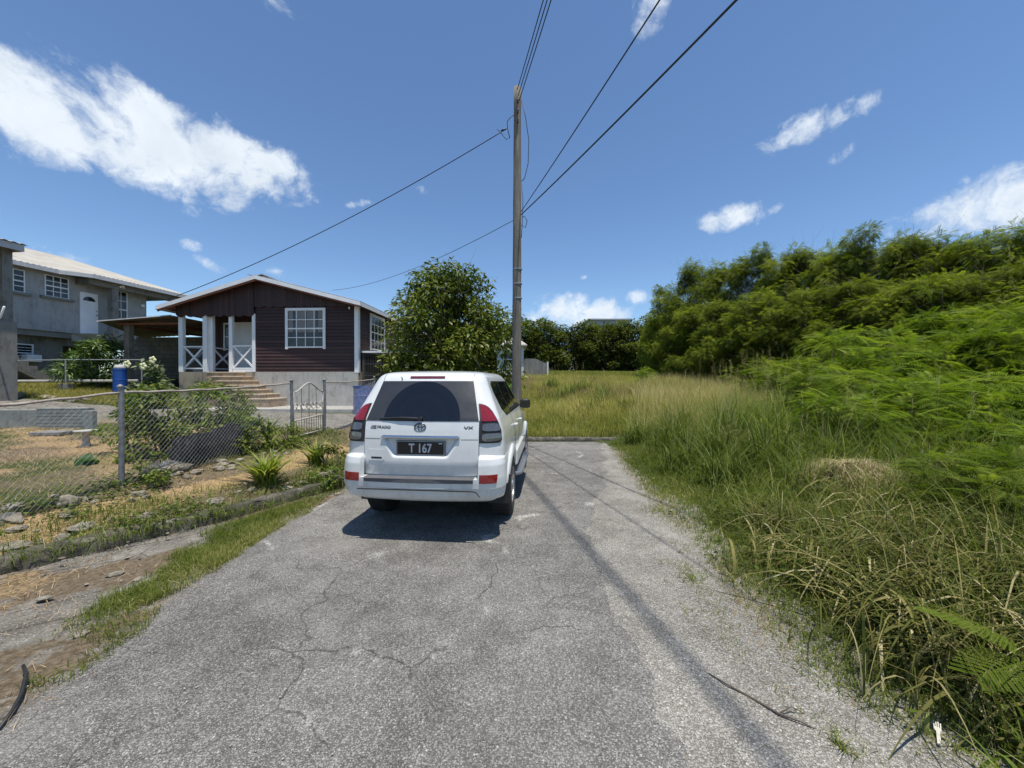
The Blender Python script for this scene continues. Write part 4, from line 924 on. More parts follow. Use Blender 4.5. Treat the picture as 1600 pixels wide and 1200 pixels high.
# ------------------------------------------------------------------ grey two storey house
G0 = Vector((-21.25, 16.4)); GA = math.atan2(.991, .132)
gh = thing('grey_house', 'unpainted grey two storey house with beige sheet roof, white door and raised upper floor', 'house', (G0.x, G0.y, 1.5), GA)
F1, E1 = 2.52, 5.22
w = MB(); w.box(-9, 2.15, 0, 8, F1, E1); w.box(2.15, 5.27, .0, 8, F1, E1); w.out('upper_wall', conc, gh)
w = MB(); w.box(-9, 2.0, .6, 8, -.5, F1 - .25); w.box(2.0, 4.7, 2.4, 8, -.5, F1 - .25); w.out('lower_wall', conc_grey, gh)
w = MB(); w.box(-9, 5.3, .1, 8, F1 - .25, F1 - .003); w.box(2.0, 5.27, .3, .7, F1 - .6, F1 - .25); w.box(4.9, 5.25, .3, .65, -.5, F1 - .6); w.out('floor_slab', conc_grey, gh)
w = MB(); w.add([(2.0, -1.0, F1 - .02), (3.5, -1.0, F1 - .02), (3.5, .1, F1 - .02), (2.0, .1, F1 - .02), (2.25, -.75, F1 - .38), (3.4, -.85, F1 - .30), (3.4, .1, F1 - .38), (2.0, .1, F1 - .38)], [(0, 3, 2, 1), (4, 5, 6, 7), (0, 1, 5, 4), (1, 2, 6, 5), (2, 3, 7, 6), (3, 0, 4, 7)]); w.out('door_landing', conc_pale, gh)
w = MB(); w.box(3.08, 3.36, -.75, -.45, F1, E1 - .25); w.box(3.12, 3.34, -.72, -.48, F1 - .7, F1); w.out('column', conc_grey, gh)
w = MB(); w.box(2.1, 6.6, -.78, -.45, E1 - .32, E1 - .02); w.box(2.1, 2.3, -.5, .0, E1 - .32, E1 - .02); w.box(5.27, 6.5, -.5, .0, E1 - .25, E1 - .02); w.out('eave_beam', conc_grey, gh)
w = MB(); w.box(3.4, 5.3, -.06, -.001, F1 + .0, F1 + .45); w.out('wall_band', conc, gh)
w = MB(); w.box(2.26, 2.98, -.03, -.002, F1 + .03, F1 + 2.06); gd = w.out('door', white_paint, gh)
w = MB(); V = [(2.62 + .25 * math.cos(R(a)), -.036, F1 + 1.66 + .22 * math.sin(R(a))) for a in range(0, 181, 15)]; w.add(V, [tuple(range(13))]); w.out('fan_light', pane_m, gd)
w = MB(); w.tube([(2.90, -.03, F1 + 1.0), (2.90, -.08, F1 + 1.0)], .03, 8); w.tube([(2.90, -.03, F1 + 1.2), (2.90, -.06, F1 + 1.2)], .025, 8); w.out('door_handle', chrome, gd)
def sill(x0, x1, z): w = MB(); w.box(x0 - .2, x1 + .2, -.14, -.001, z - .12, z - .02); return w
for (a, b, c, d) in ((1.02, 1.80, 5.18 - 1.55 + .85 - .35, 5.03), (-.65, .30, 4.10, 5.0), (-3.2, -2.2, 4.1, 5.0)):
    o = window(gh, a, b, c, d, 0, 3, 4, .04, .03); sill(a, b, c - .02).out('sill', conc_grey, o)
window(gh, 3.50, 4.25, 3.55, 4.95, 0, 3, 3, .05, .03)
w = MB(); w.box(4.95, 5.12, -.1, 0, 4.35, 4.5); w.out('wall_lamp', white_paint, gh, bevel=.03)
w = MB(); w.tube([(3.38, -.7, E1 - .2), (3.5, -.85, E1 - .1), (3.62, -.7, E1 - .22)], .06, 8); w.out('gutter_spout', white_paint, gh)
ow = window(gh, -.0, .9, 1.25, 1.85, .6, 1, 5, .05, .02); w = MB(); w.box(.55, 1.05, .25, .6, 1.1, 1.42); w.out('air_conditioner', white_paint, gh, bevel=.02)
# roof
r0, rz_ = -.45, 5.30; rd = 8.45; ry = 3.8; rH = 6.95
w = MB(); corrugated(w, (-9.5, r0, rz_), (2.4, r0, rz_), (2.4, ry, rH), (-9.5, ry, rH), 62, .02)
corrugated(w, (2.0, -1.15, rz_), (6.9, -1.15, rz_), (4.2, ry, rH + .02), (2.4, ry, rH + .02), 26, .02)
w.add([(1.2, r0, rz_), (2.0, -1.15, rz_), (2.4, ry, rH + .02), (2.3, ry, rH)], [(0, 1, 2, 3)])
w.add([(6.9, -1.15, rz_), (6.9, rd, rz_), (4.2, ry, rH)], [(0, 1, 2)]); w.add([(6.9, rd, rz_), (-9.5, rd, rz_), (-9.5, ry, rH), (4.2, ry, rH)], [(0, 1, 2, 3)])
gr_ = w.out('roof', tinbeige, gh)
w = MB(); w.bar((-9.5, r0 - .01, rz_ - .09), (1.25, r0 - .01, rz_ - .09), .03, .18); w.bar((1.2, r0, rz_ - .09), (2.0, -1.16, rz_ - .09), .03, .18); w.bar((2.0, -1.16, rz_ - .09), (6.92, -1.16, rz_ - .09), .03, .18); w.bar((6.92, -1.16, rz_ - .09), (6.92, rd, rz_ - .09), .03, .18); w.out('fascia', plain('pale_fascia', (.42, .43, .44), .7), gr_)
w = MB(); w.box(-9.4, 2.0, r0 + .02, 8.3, rz_ - .06, rz_ - .04); w.box(2.0, 6.8, -1.1, 8.3, rz_ - .065, rz_ - .045); w.out('eave_lining', plain('eave_lining', (.16, .15, .14), .8), gr_)
# front veranda: tall column and roof corner near the left edge
w = MB(); w.box(-3.75, -3.52, -6.06, -5.78, 2.1, 4.45); w.box(-3.85, -3.46, -6.10, -5.6, -.6, 2.1); w.out('veranda_column', conc_grey, gh)
w = MB(); w.box(-12, -3.5, -6.35, -2.5, 4.36, 4.42); w.out('veranda_ceiling', conc_grey, gh)
w = MB(); w.box(-12, -3.5, -6.45, -6.43, 4.30, 4.50); w.box(-3.5, -3.48, -6.45, -2.5, 4.30, 4.50); w.out('veranda_fascia', plain('fascia_grey', (.40, .41, .42), .7), gh)
w = MB(); corrugated(w, (-12, -6.5, 4.51), (-3.42, -6.5, 4.51), (-5.0, -2.5, 5.1), (-12, -2.5, 5.1), 44, .02); w.add([(-3.42, -6.5, 4.51), (-3.42, -2.5, 4.51), (-5.0, -2.5, 5.1)], [(0, 1, 2)]); w.out('veranda_roof', tinbeige, gh)
# outside stair and its landing
w = MB()
for k in range(11): w.box(-2.4 + k * .27, -2.13 + k * .27, -1.6, -.6, 2.25 - k * .19 - .25, 2.25 - k * .19 - .06)
w.add([(-2.6, -1.62, 2.3), (.9, -1.62, -.1), (.9, -1.62, -.5), (-2.6, -1.62, 1.85), (-2.6, -.58, 2.3), (.9, -.58, -.1), (.9, -.58, -.5), (-2.6, -.58, 1.85)], [(0, 1, 2, 3), (4, 7, 6, 5), (0, 4, 5, 1), (3, 2, 6, 7)]); w.out('outside_stair', conc_grey, gh)

# ------------------------------------------------------------------ small buildings in the field
wh = thing('white_cottage', 'small white cottage half hidden between the broadleaf tree and the utility pole', 'house', (-1.15, 29.5, 1.9), 0)
w = MB(); w.box(0, 2.05, 0, 4, 0, 2.6); w.out('wall', plain('white_render', (.62, .65, .66), .8), wh)
w = MB(); w.add([(-.3, -.3, 2.6), (2.3, -.3, 2.6), (2.3, 4.3, 2.6), (-.3, 4.3, 2.6), (.6, 2, 3.5), (1.4, 2, 3.5)], [(0, 1, 5, 4), (1, 2, 5), (2, 3, 4, 5), (3, 0, 4)]); w.box(-.3, 2.3, -.3, 4.3, 2.5, 2.6); w.out('roof', tinbeige, wh)
window(wh, .5, 1.2, 1.0, 2.0, 0, 2, 2, .05, .03)
gs_ = M('weathered_grey_sheet'); gs_.col(gs_.ramp(gs_.noise(3, 7, .7, scale3=(1, 1, .3)), [(.35, (.17, .165, .15)), (.65, (.30, .29, .27))])).set(Roughness=.7, Metallic=.2)
tk = thing('sheet_shed', 'low grey corrugated sheet enclosure at the edge of the grass field beyond the utility pole', 'shed', (.6, 32, 1.85), R(4))
w = MB(); z1_, z2_ = 1.75, 1.42
pts = [(0, 0, z1_ - .25), (.5, 0, z1_), (1.35, 0, z1_), (2.35, 0, z2_ - .1)]
for i in range(3):
    n = 8
    for k in range(n):
        a = Vector(pts[i]).lerp(Vector(pts[i + 1]), k / n); b = Vector(pts[i]).lerp(Vector(pts[i + 1]), (k + 1) / n); w.add([(a.x, -.02 * (k % 2), -.3), (b.x, -.02 * ((k + 1) % 2), -.3), (b.x, -.02 * ((k + 1) % 2), b.z), (a.x, -.02 * (k % 2), a.z)], [(0, 1, 2, 3)])
w.out('sheet_wall', gs_.m, tk); w = MB(); w.box(0, 2.3, .05, 2.5, -.3, 1.3); w.out('shed_body', gs_.m, tk); w = MB(); w.box(2.33, 2.45, -.06, .1, -.3, 1.5); w.out('corner_post', white_paint, tk)
fb = thing('far_building', 'flat roofed pale building showing just above the distant tree line', 'building', (15.8, 78, 3.1), 0)
w = MB(); w.box(0, 8.0, 0, 8, 0, 10.9); w.out('wall', plain('far_wall', (.42, .43, .42), .8), fb); w = MB(); w.box(-.4, 8.4, -.4, 8.4, 10.91, 11.2); w.out('flat_roof', plain('far_roof', (.33, .34, .35), .8), fb)
# ================================================================== utility pole and wires
wood = M('pole_wood'); wood.col(wood.ramp(wood.noise(6, 8, .75, scale3=(1, 1, .12)), [(.3, (.075, .065, .052)), (.5, (.16, .14, .115)), (.72, (.29, .26, .22))])).set(Roughness=.9)
wood.bump(wood.noise(14, 6, .7, scale3=(1, 1, .06)), .8, .015); wood = wood.m
wirem = plain('black_cable', (.02, .02, .022), .6)
PXW, PYW = .17, 12.0; pz = hz(PXW, PYW)
pole = thing('utility_pole', 'tall weathered wooden utility pole beyond the end kerb, carrying the overhead wires', 'utility pole', (PXW, PYW, pz))
w = MB(); hgt = 10.85 - pz; w.tube([(-.03 + .03 * t, 0, -.4 + (hgt + .4) * t) for t in np.linspace(0, 1, 24)], [.155 - .045 * t + .003 * math.sin(t * 40) for t in np.linspace(0, 1, 24)], 20); w.out('shaft', wood, pole, smooth=True)
for z_ in (5.05, 4.15, 4.6): w = MB(); w.tube([(.0, -.0, z_), (.0, 0, z_ + .035)], .147, 20); w.out('band', galv, pole)
w = MB(); w.lathe([(.001, 0), (.03, 0), (.045, .03), (.03, .06), (.045, .09), (.03, .12), (.001, .12)], 10, 'z', (0, -.17, 0)); ins = w
for z_ in (10.35, 10.05, 9.75): w = MB(); w.V = [(a, b, c + z_ - pz - .1) for a, b, c in ins.V]; w.F = ins.F; w.out('insulator', plain('insulator', (.10, .06, .045), .3), pole, smooth=True)
w = MB(); w.tube([(.11, -.02, 10.5 - pz), (.25, -.05, 9.9 - pz), (.35, -.05, 9.2 - pz), (.33, -.02, 8.5 - pz), (.22, 0, 8.05 - pz), (.12, 0, 7.95 - pz)], .012, 5); w.tube([(.12, 0, 7.9 - pz), (.17, 0, 7.4 - pz), (.16, 0, 6.8 - pz), (.12, 0, 6.2 - pz)], .01, 5); w.out('down_lead', wirem, pole, smooth=True)
w = MB(); w.tube([(.13, -.05, 6.82 - pz), (.22, -.06, 6.85 - pz), (.30, -.05, 6.7 - pz), (.24, -.03, 6.5 - pz), (.13, 0, 6.6 - pz)], .012, 5); w.out('cable_loop', wirem, pole, smooth=True)
def catenary(a, b, sag, n=36): 
    a, b = Vector(a), Vector(b); return [a.lerp(b, t) - Vector((0, 0, 4 * sag * t * (1 - t))) for t in np.linspace(0, 1, n)]
def wire(name, label, pts, r, cat='overhead wire', group=None):
    base = pts[0]; w = MB(); w.tube([Vector(p) - base for p in pts], r, 6); o = w.out(name, wirem, None, smooth=True); o.location = base; return tag(o, label, cat, group)
# three power conductors running overhead towards and past the viewer
for k, (dx, z0_, zb) in enumerate(((-.01, 10.45, -.3), (.02, 10.28, 0), (.05, 10.12, .25))):
    wire('power_line', ['leftmost of the three wires running up from the pole top', 'middle of the three wires running up from the pole top', 'rightmost of the three wires running up from the pole top'][k],
         catenary((PXW + dx, PYW - .18, z0_ + .2), (PXW + 8.0 + zb * .10, PYW - 44, z0_ + .3 - .1 * k), 1.0 + .05 * k, 60), .013, group='power lines from the pole top')
wire('telephone_line', 'thick black cable sagging from mid pole to the upper right', catenary((PXW + .1, PYW - .12, 6.86), (PXW + 12.3, PYW - 36, 7.4), .95, 60), .016)
wire('telephone_line', 'thin wire rising steeply from mid pole, left of the thick cable', catenary((PXW + .1, PYW - .12, 6.95), (PXW + 8.7, PYW - 36, 8.0), .75, 60), .011)
a = Vector((PXW - .33, PYW - .1, 9.52)); wire('service_wire', 'wire dropping left from near the pole top to the brown house eave', catenary(a, (-13.05, 14.6, 4.85), .35), .014)
w = MB(); pts = [Vector(p) for p in ((-.10, -.02, 10.0 - pz), (-.22, -.05, 9.9 - pz), (-.32, -.08, 9.75 - pz), (-.30, -.08, 9.5 - pz), (-.24, -.08, 9.25 - pz), (-.34, -.08, 9.2 - pz), (-.50, -.09, 9.38 - pz), (-.62, -.1, 9.5 - pz))]; w.tube(pts, .013, 5); w.bar((-.34, -.1, 9.52 - pz), (-.52, -.1, 9.46 - pz), .035, .02); w.out('service_lead', wirem, pole, smooth=True)
wire('telephone_drop', 'thin wire sloping left from mid pole over the broadleaf tree', catenary((PXW - .12, PYW, 6.75), (-11.2, 24, 7.9 - .5), .45), .010)

# ================================================================== chain link fence, gate
fm = plain('fence_post_grey', (.20, .205, .21), .6, .4, var=.35, nsc=18)
fence = thing('chain_link_fence', 'rusting chain link fence with grey pipe posts between verge and garden', 'fence', (-5.0, 4.9, .40))
FO = Vector((-5.0, 4.9, .40))
def fz(y): return hz(fencex(y), y)
def post(x, y, h, r=.038, name='post', par=fence, o_=FO):
    z = hz(x, y); w = MB(); b = Vector((x, y, z)) - o_; w.tube([b + Vector((0, 0, -.2)), b + Vector((.015, 0, h * .5)), b + Vector((.0, .01, h))], r, 12); w.tube([b + Vector((0, 0, h)), b + Vector((0, .0, h + .015)), b + Vector((0, 0, h + .035))], [r * 1.15, r * 1.1, r * .4], 12); return w.out(name, fm, par, smooth=False)
runs = [((-5.45, 1.9), (-5.0, 4.9), 1.18, 1.20), ((-5.0, 4.9), (-4.6, 8.0), 1.20, 1.22), ((-4.55, 9.3), (-4.38, 12.2), 1.22, 1.20), ((-5.9, -1.1), (-5.45, 1.9), 1.2, 1.18)]
for p in ((-5.45, 1.9), (-5.0, 4.9), (-4.6, 8.0), (-4.55, 9.3), (-4.38, 12.2)): post(p[0], p[1], 1.27, .031)
meshm = plain('chain_link_wire', (.33, .34, .34), .5, .5, var=.4, nsc=9)
for (a, b, ha, hb) in runs:
    a2, b2 = Vector(a), Vector(b); L = (b2 - a2).length; n = max(2, int(L / .15))
    rp = []
    for i in range(n + 1):
        t = i / n; p = a2.lerp(b2, t); rp.append(Vector((p.x, p.y, hz(a2.x, a2.y) * (1 - t) + hz(b2.x, b2.y) * t + ha * (1 - t) + hb * t - .03 * math.sin(math.pi * t) + .006 * math.sin(i * 2.1))) - FO)
    w = MB(); w.tube(rp, .015, 8); w.out('top_rail', rust_rail, fence, smooth=True)
    V = []; F = []; pit = .072; hh = 1.16; th = .0024; nd = Vector(((b2 - a2).y, -(b2 - a2).x)).normalized()
    base = lambda u: (a2.lerp(b2, u / L))
    def ztop(u): t = u / L; return hz(a2.x, a2.y) * (1 - t) + hz(b2.x, b2.y) * t + ha * (1 - t) + hb * t - .015 - .03 * math.sin(math.pi * t)
    k = -int(hh / pit) - 1
    while k * pit < L:
        for sgn in (1, -1):
            pts = []
            for j in range(9):
                v = hh * j / 8; u = k * pit + v if sgn > 0 else k * pit + hh - v
                if 0 <= u <= L: p = base(u); bow = .025 * math.sin(u * 2.3 + .6) * math.sin(v * 2.6); pts.append(Vector((p.x + nd.x * (bow + sgn * .0015), p.y + nd.y * (bow + sgn * .0015), ztop(u) - hh + v)) - FO)
            if len(pts) > 1:
                i0 = len(V); up = Vector((nd.x, nd.y, 0)); 
                for p in pts:
                    d = Vector(((b2 - a2).normalized().x * -sgn, (b2 - a2).normalized().y * -sgn, 1)).normalized(); s1 = d.cross(up).normalized()
                    V += [p + s1 * th, p - s1 * th * .5 + up * th, p - s1 * th * .5 - up * th]
                for q in range(len(pts) - 1):
                    for e in range(3): F.append((i0 + q * 3 + e, i0 + q * 3 + (e + 1) % 3, i0 + q * 3 + 3 + (e + 1) % 3, i0 + q * 3 + 3 + e))
        k += 1
    mk('chain_link_mesh', V, F, meshm, fence)
gate = thing('garden_gate', 'pale iron garden gate with arched top rail and curled scrollwork', 'gate', (-4.6, 8.0, .48))
GO = Vector((-4.6, 8.0, .48)); ga, gb = Vector((-4.6, 8.08)), Vector((-4.555, 9.24)); iron = stained('pale_iron', (.42, .40, .36), (.20, .12, .08), 12, False, .002)
def gp(t, z): p = ga.lerp(gb, t); return Vector((p.x, p.y, z + .5)) - GO
w = MB(); w.tube([gp(t, 1.0 + .20 * (.5 - .5 * math.cos(2 * math.pi * t))) for t in np.linspace(0, 1, 24)], .016, 8); w.tube([gp(0, .05), gp(0, 1.0)], .014, 8); w.tube([gp(1, .05), gp(1, 1.0)], .014, 8); w.tube([gp(0, .40), gp(1, .44)], .016, 8); w.tube([gp(0, .07), gp(1, .07)], .014, 8); w.out('frame', iron, gate, smooth=True)
dkiron = plain('dark_iron', (.12, .105, .09), .7, .3)
for k in range(1, 12):
    t = k / 12; w = MB(); w.tube([gp(t, .07), gp(t, 1.0 + .20 * (.5 - .5 * math.cos(2 * math.pi * t)) if k % 3 == 0 else .42)], .0065, 6); w.out('bar', dkiron, gate)
for k in range(6):
    c = (k + .5) / 6; w = MB(); sg = 1 if k % 2 else -1; pts = []
    for q in np.linspace(0, 1, 20):
        an = q * 5.6; r = .075 * (1 - .75 * q); pts.append(gp(c + sg * (r * math.cos(an)) / 1.16, .70 + r * math.sin(an)))
    w.tube(pts, .011, 6); w.tube([gp(c - .07, .62), gp(c, .66), gp(c + .07, .60)], .009, 6); w.out('scroll', iron, gate, smooth=True)

# back fence on the terrace
bf = thing('terrace_fence', 'low pipe rail fence on short concrete footings across the grassy terrace', 'fence', (-17.0, 14.5, 1.4)); BO = Vector((-17.0, 14.5, 1.4))
w = MB(); w.tube([Vector((-22, 13.2, 2.38)) - BO, Vector((-16.6, 14.6, 2.55)) - BO, Vector((-14.6, 15.2, 2.58)) - BO], .018, 6); w.out('top_rail', galv, bf)
w = MB(); w.tube([Vector((-22, 13.3, 1.72)) - BO, Vector((-14.8, 15.2, 1.75)) - BO], .05, 6); w.out('low_rail', conc_pale, bf)
for (x, y) in ((-19.7, 13.8), (-16.85, 14.5), (-14.65, 15.2)):
    w = MB(); b = Vector((x, y, hz(x, y))) - BO; w.tube([b, Vector((x, y, 2.5)) - BO], .025, 8); w.out('post', galv, bf); w = MB(); w.box(b.x - .16, b.x + .16, b.y - .12, b.y + .12, b.z - .2, b.z + .28); w.out('footing', conc_grey, bf, bevel=.02)
# low painted block wall in the garden
lw = thing('low_garden_wall', 'low whitewashed block wall with wooden post, behind the chain link fence', 'wall', (-10.6, 8.6, .68), R(4))
wash = stained('whitewashed_blocks', (.24, .25, .235), (.11, .11, .10), 2.5)
w = MB(); w.box(-5.5, 0, 0, .16, -.5, .42); w.box(0, 1.05, -.05, .12, -.3, .46); w.out('wall', wash, lw, bevel=.01)
w = MB()
for z_ in np.arange(-.02, .46, .075): w.box(0, 1.06, -.054, -.05, z_, z_ + .004)
w.out('mortar_lines', conc_grey, lw)
w = MB(); w.box(1.02, 1.22, -.12, .0, -.3, .40); w.out('end_block', wash, lw, bevel=.01); w = MB(); w.box(-1.9, -1.78, -.1, .0, -.3, .38); w.out('post', plain('dark_post', (.06, .055, .045), .8), lw)
def prop(name, label, cat, mb, mat, loc, rz=0, bevel=.01, group=None):
    o = mb.out(name, mat, None, bevel=bevel); o.location = loc; o.rotation_euler = (0, 0, rz); return tag(o, label, cat, group)
w = MB(); w.box(-.28, .28, -.2, .2, -.03, .04); prop('stone_slab', 'flat grey stone slab resting low in the garden near the block wall', 'slab', w, conc_grey, (-9.55, 8.0, hz(-9.55, 8.0) + .03), .1)
w = MB(); w.lathe([(.001, -.2), (.08, -.2), (.07, .0), (.05, .05), (.05, .20), (.08, .24), (.17, .25), (.175, .28), (.001, .28)], 14); prop('bird_bath', 'small concrete pedestal with flat round top standing in the garden', 'bird bath', w, conc_pale, (-8.05, 7.25, hz(-8.05, 7.25) + .03))
# blue barrels
def barrel(label, loc, r, h):
    w = MB(); w.lathe([(.001, 0), (r * .93, 0), (r, .04 * h), (r, .3 * h), (r * 1.03, .32 * h), (r, .34 * h), (r, .64 * h), (r * 1.03, .66 * h), (r, .68 * h), (r, .95 * h), (r * 1.04, .955 * h), (r * 1.04, h), (r * .9, h), (r * .88, .97 * h), (.001, .97 * h)], 28)
    t = thing('blue_barrel', label, 'barrel', loc); w.out('drum', bluep, t, smooth=False); return t
b1 = barrel('blue plastic barrel standing in front of the grey carport post', (-15.22, 14.9, .96), .20, 1.25)
w = MB(); w.lathe([(.001, 1.42), (.12, 1.40), (.17, 1.32), (.18, 1.252), (.001, 1.252)], 16); w.out('bundle', plain('pale_bundle', (.4, .4, .4), .8, nsc=20), b1, smooth=True)
barrel('blue plastic bin against the concrete base near the car', (-4.98, 12.9, .62), .33, .96)
# black planter trough lying behind the fence, dark boulder mound
rb = M('black_plastic_sheet'); rb.col(rb.ramp(rb.noise(5, 8, .7), [(.4, (.006, .006, .006)), (.66, (.022, .021, .020)), (.8, (.10, .095, .09))])).set(Roughness=.55); rb.bump(rb.noise(11, 6, .7), .9, .03); rb = rb.m
n = 40; V = []; F = []
for i in range(n + 1):
    t = i / n; x = -4.98 + .2 * t + .06 * math.sin(t * 7); y = 5.85 + 1.05 * t; top = .40 + .03 * math.sin(t * 9) + .12 * t + .02 * math.sin(t * 31); 
    for (ox, oz) in ((-.02, -.1), (.0, top * .5), (-.03, top), (-.10, top - .02), (-.12, top * .7), (-.15, -.1)): V.append((x + ox + .02 * math.sin(i * 1.7 + oz * 9), y, .46 + oz))
for i in range(n):
    for k in range(5): F.append((i * 6 + k, i * 6 + k + 1, i * 6 + 7 + k, i * 6 + 6 + k))
F += [tuple(range(6)), tuple(n * 6 + k for k in range(5, -1, -1))]
o = mk('black_trough', [(v[0] + 4.98, v[1] - 6.3, v[2] - .46) for v in V], F, rb, smooth=False); o.location = (-5.08, 6.3, .46); tag(o, 'crumpled black plastic trough leaning inside the chain link fence', 'trough')

# ================================================================== rocks and rubble
def rock_mesh(seed, sx, sy, sz, rough=.18, flat=.0, sub=3):
    bm = bmesh.new(); bmesh.ops.create_icosphere(bm, subdivisions=sub, radius=1); r = np.random.RandomState(seed)
    cuts = [Vector(r.randn(3)).normalized() for _ in range(9)]; offs = [.62 + .3 * r.rand() for _ in range(9)]
    ph = r.rand(6) * 6
    for v in bm.verts:
        p = v.co
        for c, o_ in zip(cuts, offs):
            d = p.dot(c)
            if d > o_: p = p - c * (d - o_) * .92
        k = 1 + rough * (.5 * math.sin(p.x * 5 + ph[0]) * math.sin(p.y * 6 + ph[1]) + .35 * math.sin(p.z * 9 + p.x * 7 + ph[2]) + .25 * math.sin(p.y * 17 + ph[3]) * math.sin(p.x * 15 + ph[4]))
        v.co = Vector((p.x * sx, p.y * sy, p.z * sz)) * k
    me = bpy.data.meshes.new('rock'); bm.to_mesh(me); bm.free(); return me
rkm = M('coral_stone'); Pp = rkm.pos(); rkm.col(rkm.ramp(rkm.noise(9, 9, .75, Pp), [(.32, (.08, .065, .045)), (.5, (.25, .22, .17)), (.7, (.50, .46, .38))])).set(Roughness=.95); rkm.bump(rkm.noise(28, 8, .75, Pp), 1, .03); rkm = rkm.m
def rock(label, x, y, s, seed, rz=0, tilt=(0, 0), up=.0, group=None, name='rock', mat=rkm, cat='rock'):
    me = rock_mesh(seed, *s); me.materials.append(mat); o = bpy.data.objects.new(name, me); COL.objects.link(o); o.location = (x, y, hz(x, y) + s[2] * .35 + up); o.rotation_euler = (tilt[0], tilt[1], rz); return tag(o, label, cat, group)
rock('squarish pale concrete lump tilted against the foot of the fence', -5.05, 4.35, (.11, .08, .07), 3, .3, (.5, .1), .03)
rock('tilted brown flat stone left of the pale concrete lump', -5.15, 3.95, (.12, .07, .05), 5, .2, (.4, .25), .02)
rock('jagged weathered slab of stone lying in the grass at far left', -4.78, 3.62, (.17, .08, .035), 8, .4, (.1, .0), .01)
rock('low pale stone beside the jagged slab at far left', -5.0, 3.85, (.09, .06, .035), 9, 1.2)
rock('long dark boulder half buried under the chain link fence', -5.0, 5.55, (.20, .40, .13), 12, .1, (0, 0), .02)
rr = np.random.RandomState(5)
for k in range(60):
    y = 3.0 + 5.0 * rr.rand() ** .8; x = float(fencex(y)) + .1 + .22 * rr.randn(); s = .02 + .055 * rr.rand()
    rock('small coral stone in the rubble strewn along the foot of the fence', x, y, (s * 1.3, s, s * .6), 20 + k, rr.rand() * 6, group='rubble along the fence')
for k in range(26):
    t = rr.rand(); y = 3.45 + 3.2 * t; x = float(kerbx(y)) - .25 - .28 * rr.rand(); s = .03 + .07 * rr.rand() ** 2
    rock('dark mossy stone among the weeds along the top of the kerb', x, y, (s * 1.4, s, s * .6), 60 + k, rr.rand() * 6, group='stones along the kerb')
for k in range(30):
    x = -3.9 + 1.2 * rr.rand(); y = 8.2 + 2.2 * rr.rand(); s = .03 + .07 * rr.rand(); rock('broken stone in the heap between gate and parked car', x, y, (s * 1.3, s, s * .6), 90 + k, rr.rand() * 6, group='stones in the heap by the gate')
for k in range(26):
    x = -14.5 - 5 * rr.rand(); y = 12.6 + .5 * rr.rand(); s = .06 + .1 * rr.rand(); rock('rough stone at the foot of the grassy terrace', x, y, (s * 1.3, s, s * .7), 130 + k, rr.rand() * 6, group='stones edging the terrace')
for k in range(46):
    y = 1.9 + 4.2 * rr.rand(); a_, b_ = float(kerbx(y)) + .2, float(XL(np.array([y]))[0]) - .05; x = a_ + (b_ - a_) * rr.rand(); s = .012 + .035 * rr.rand() ** 2
    rock('chip of broken concrete lying in the dirt between kerb and road', x, y, (s * 1.6, s, s * .4), 170 + k, rr.rand() * 6, group='concrete chips between kerb and road')
# loose pebbles: nobody could count them
V = []; F = []; n = 1500; rx = rr.rand(n); ry_ = 1.6 + 9 * rr.rand(n) ** 1.6
side = rr.rand(n); X = np.where(side < .5, XR(ry_) + (.9 * rr.rand(n) - .25), np.where(side < .6, XL(ry_) - .9 * rr.rand(n), -2.2 + 3.3 * rr.rand(n))); S_ = .003 + .005 * rr.rand(n) ** 2
ok = (X > kerbx(ry_) + .1); X, ry_, S_ = X[ok], ry_[ok], S_[ok]
oct_ = np.array([(1, 0, 0), (0, 1, 0), (-1, 0, 0), (0, -1, 0), (0, 0, .7), (0, 0, -.5)]); of = np.array([(0, 1, 4), (1, 2, 4), (2, 3, 4), (3, 0, 4), (1, 0, 5), (2, 1, 5), (3, 2, 5), (0, 3, 5)])
an = rr.rand(len(X)) * 6; Rm = np.zeros((len(X), 3, 3)); Rm[:, 0, 0] = np.cos(an); Rm[:, 0, 1] = -np.sin(an); Rm[:, 1, 0] = np.sin(an); Rm[:, 1, 1] = np.cos(an); Rm[:, 2, 2] = 1
v_, f_, t_ = inst(oct_, of, Rm, S_, np.stack([X, ry_, np.full(len(X), .016) + S_ * .3], 1), rr.rand(len(X)))
tag(mk('pebbles', v_, f_, plain('pebble', (.38, .36, .32), .9, nsc=3, var=.4)), kind='stuff')

# ================================================================== small things on the ground
w = MB(); w.tube([(0, 0, .012), (-.06, .10, .02), (-.14, .20, .03), (-.24, .30, .06), (-.36, .38, .05)], [.009, .010, .010, .009, .008], 8)
pipe = w.out('black_pipe', blackp, None, smooth=True); pipe.location = (-2.56, 1.90, .0); tag(pipe, 'short bent black plastic pipe lying at the left road edge', 'pipe')
w = MB(); w.tube([(0, 0, .02), (.06, -.10, .03), (.14, -.17, .02), (.22, -.29, .03), (.30, -.34, .03), (.36, -.37, .015)], [.003, .005, .006, .006, .004, .002], 6); w.tube([(.22, -.29, .03), (.30, -.27, .05), (.36, -.28, .02)], [.004, .003, .0015], 5)
tw = w.out('twig', plain('twig_bark', (.09, .07, .055), .9), None, smooth=True); tw.location = (1.16, 2.26, .0); tag(tw, 'long thin brown twig lying on the gravel shoulder', 'twig')
fk = thing('plastic_fork', 'white plastic fork lying broken at the gravel edge under the weeds', 'fork', (2.02, 1.80, .03), R(-44)); wp = plain('white_plastic', (.50, .48, .42), .45)
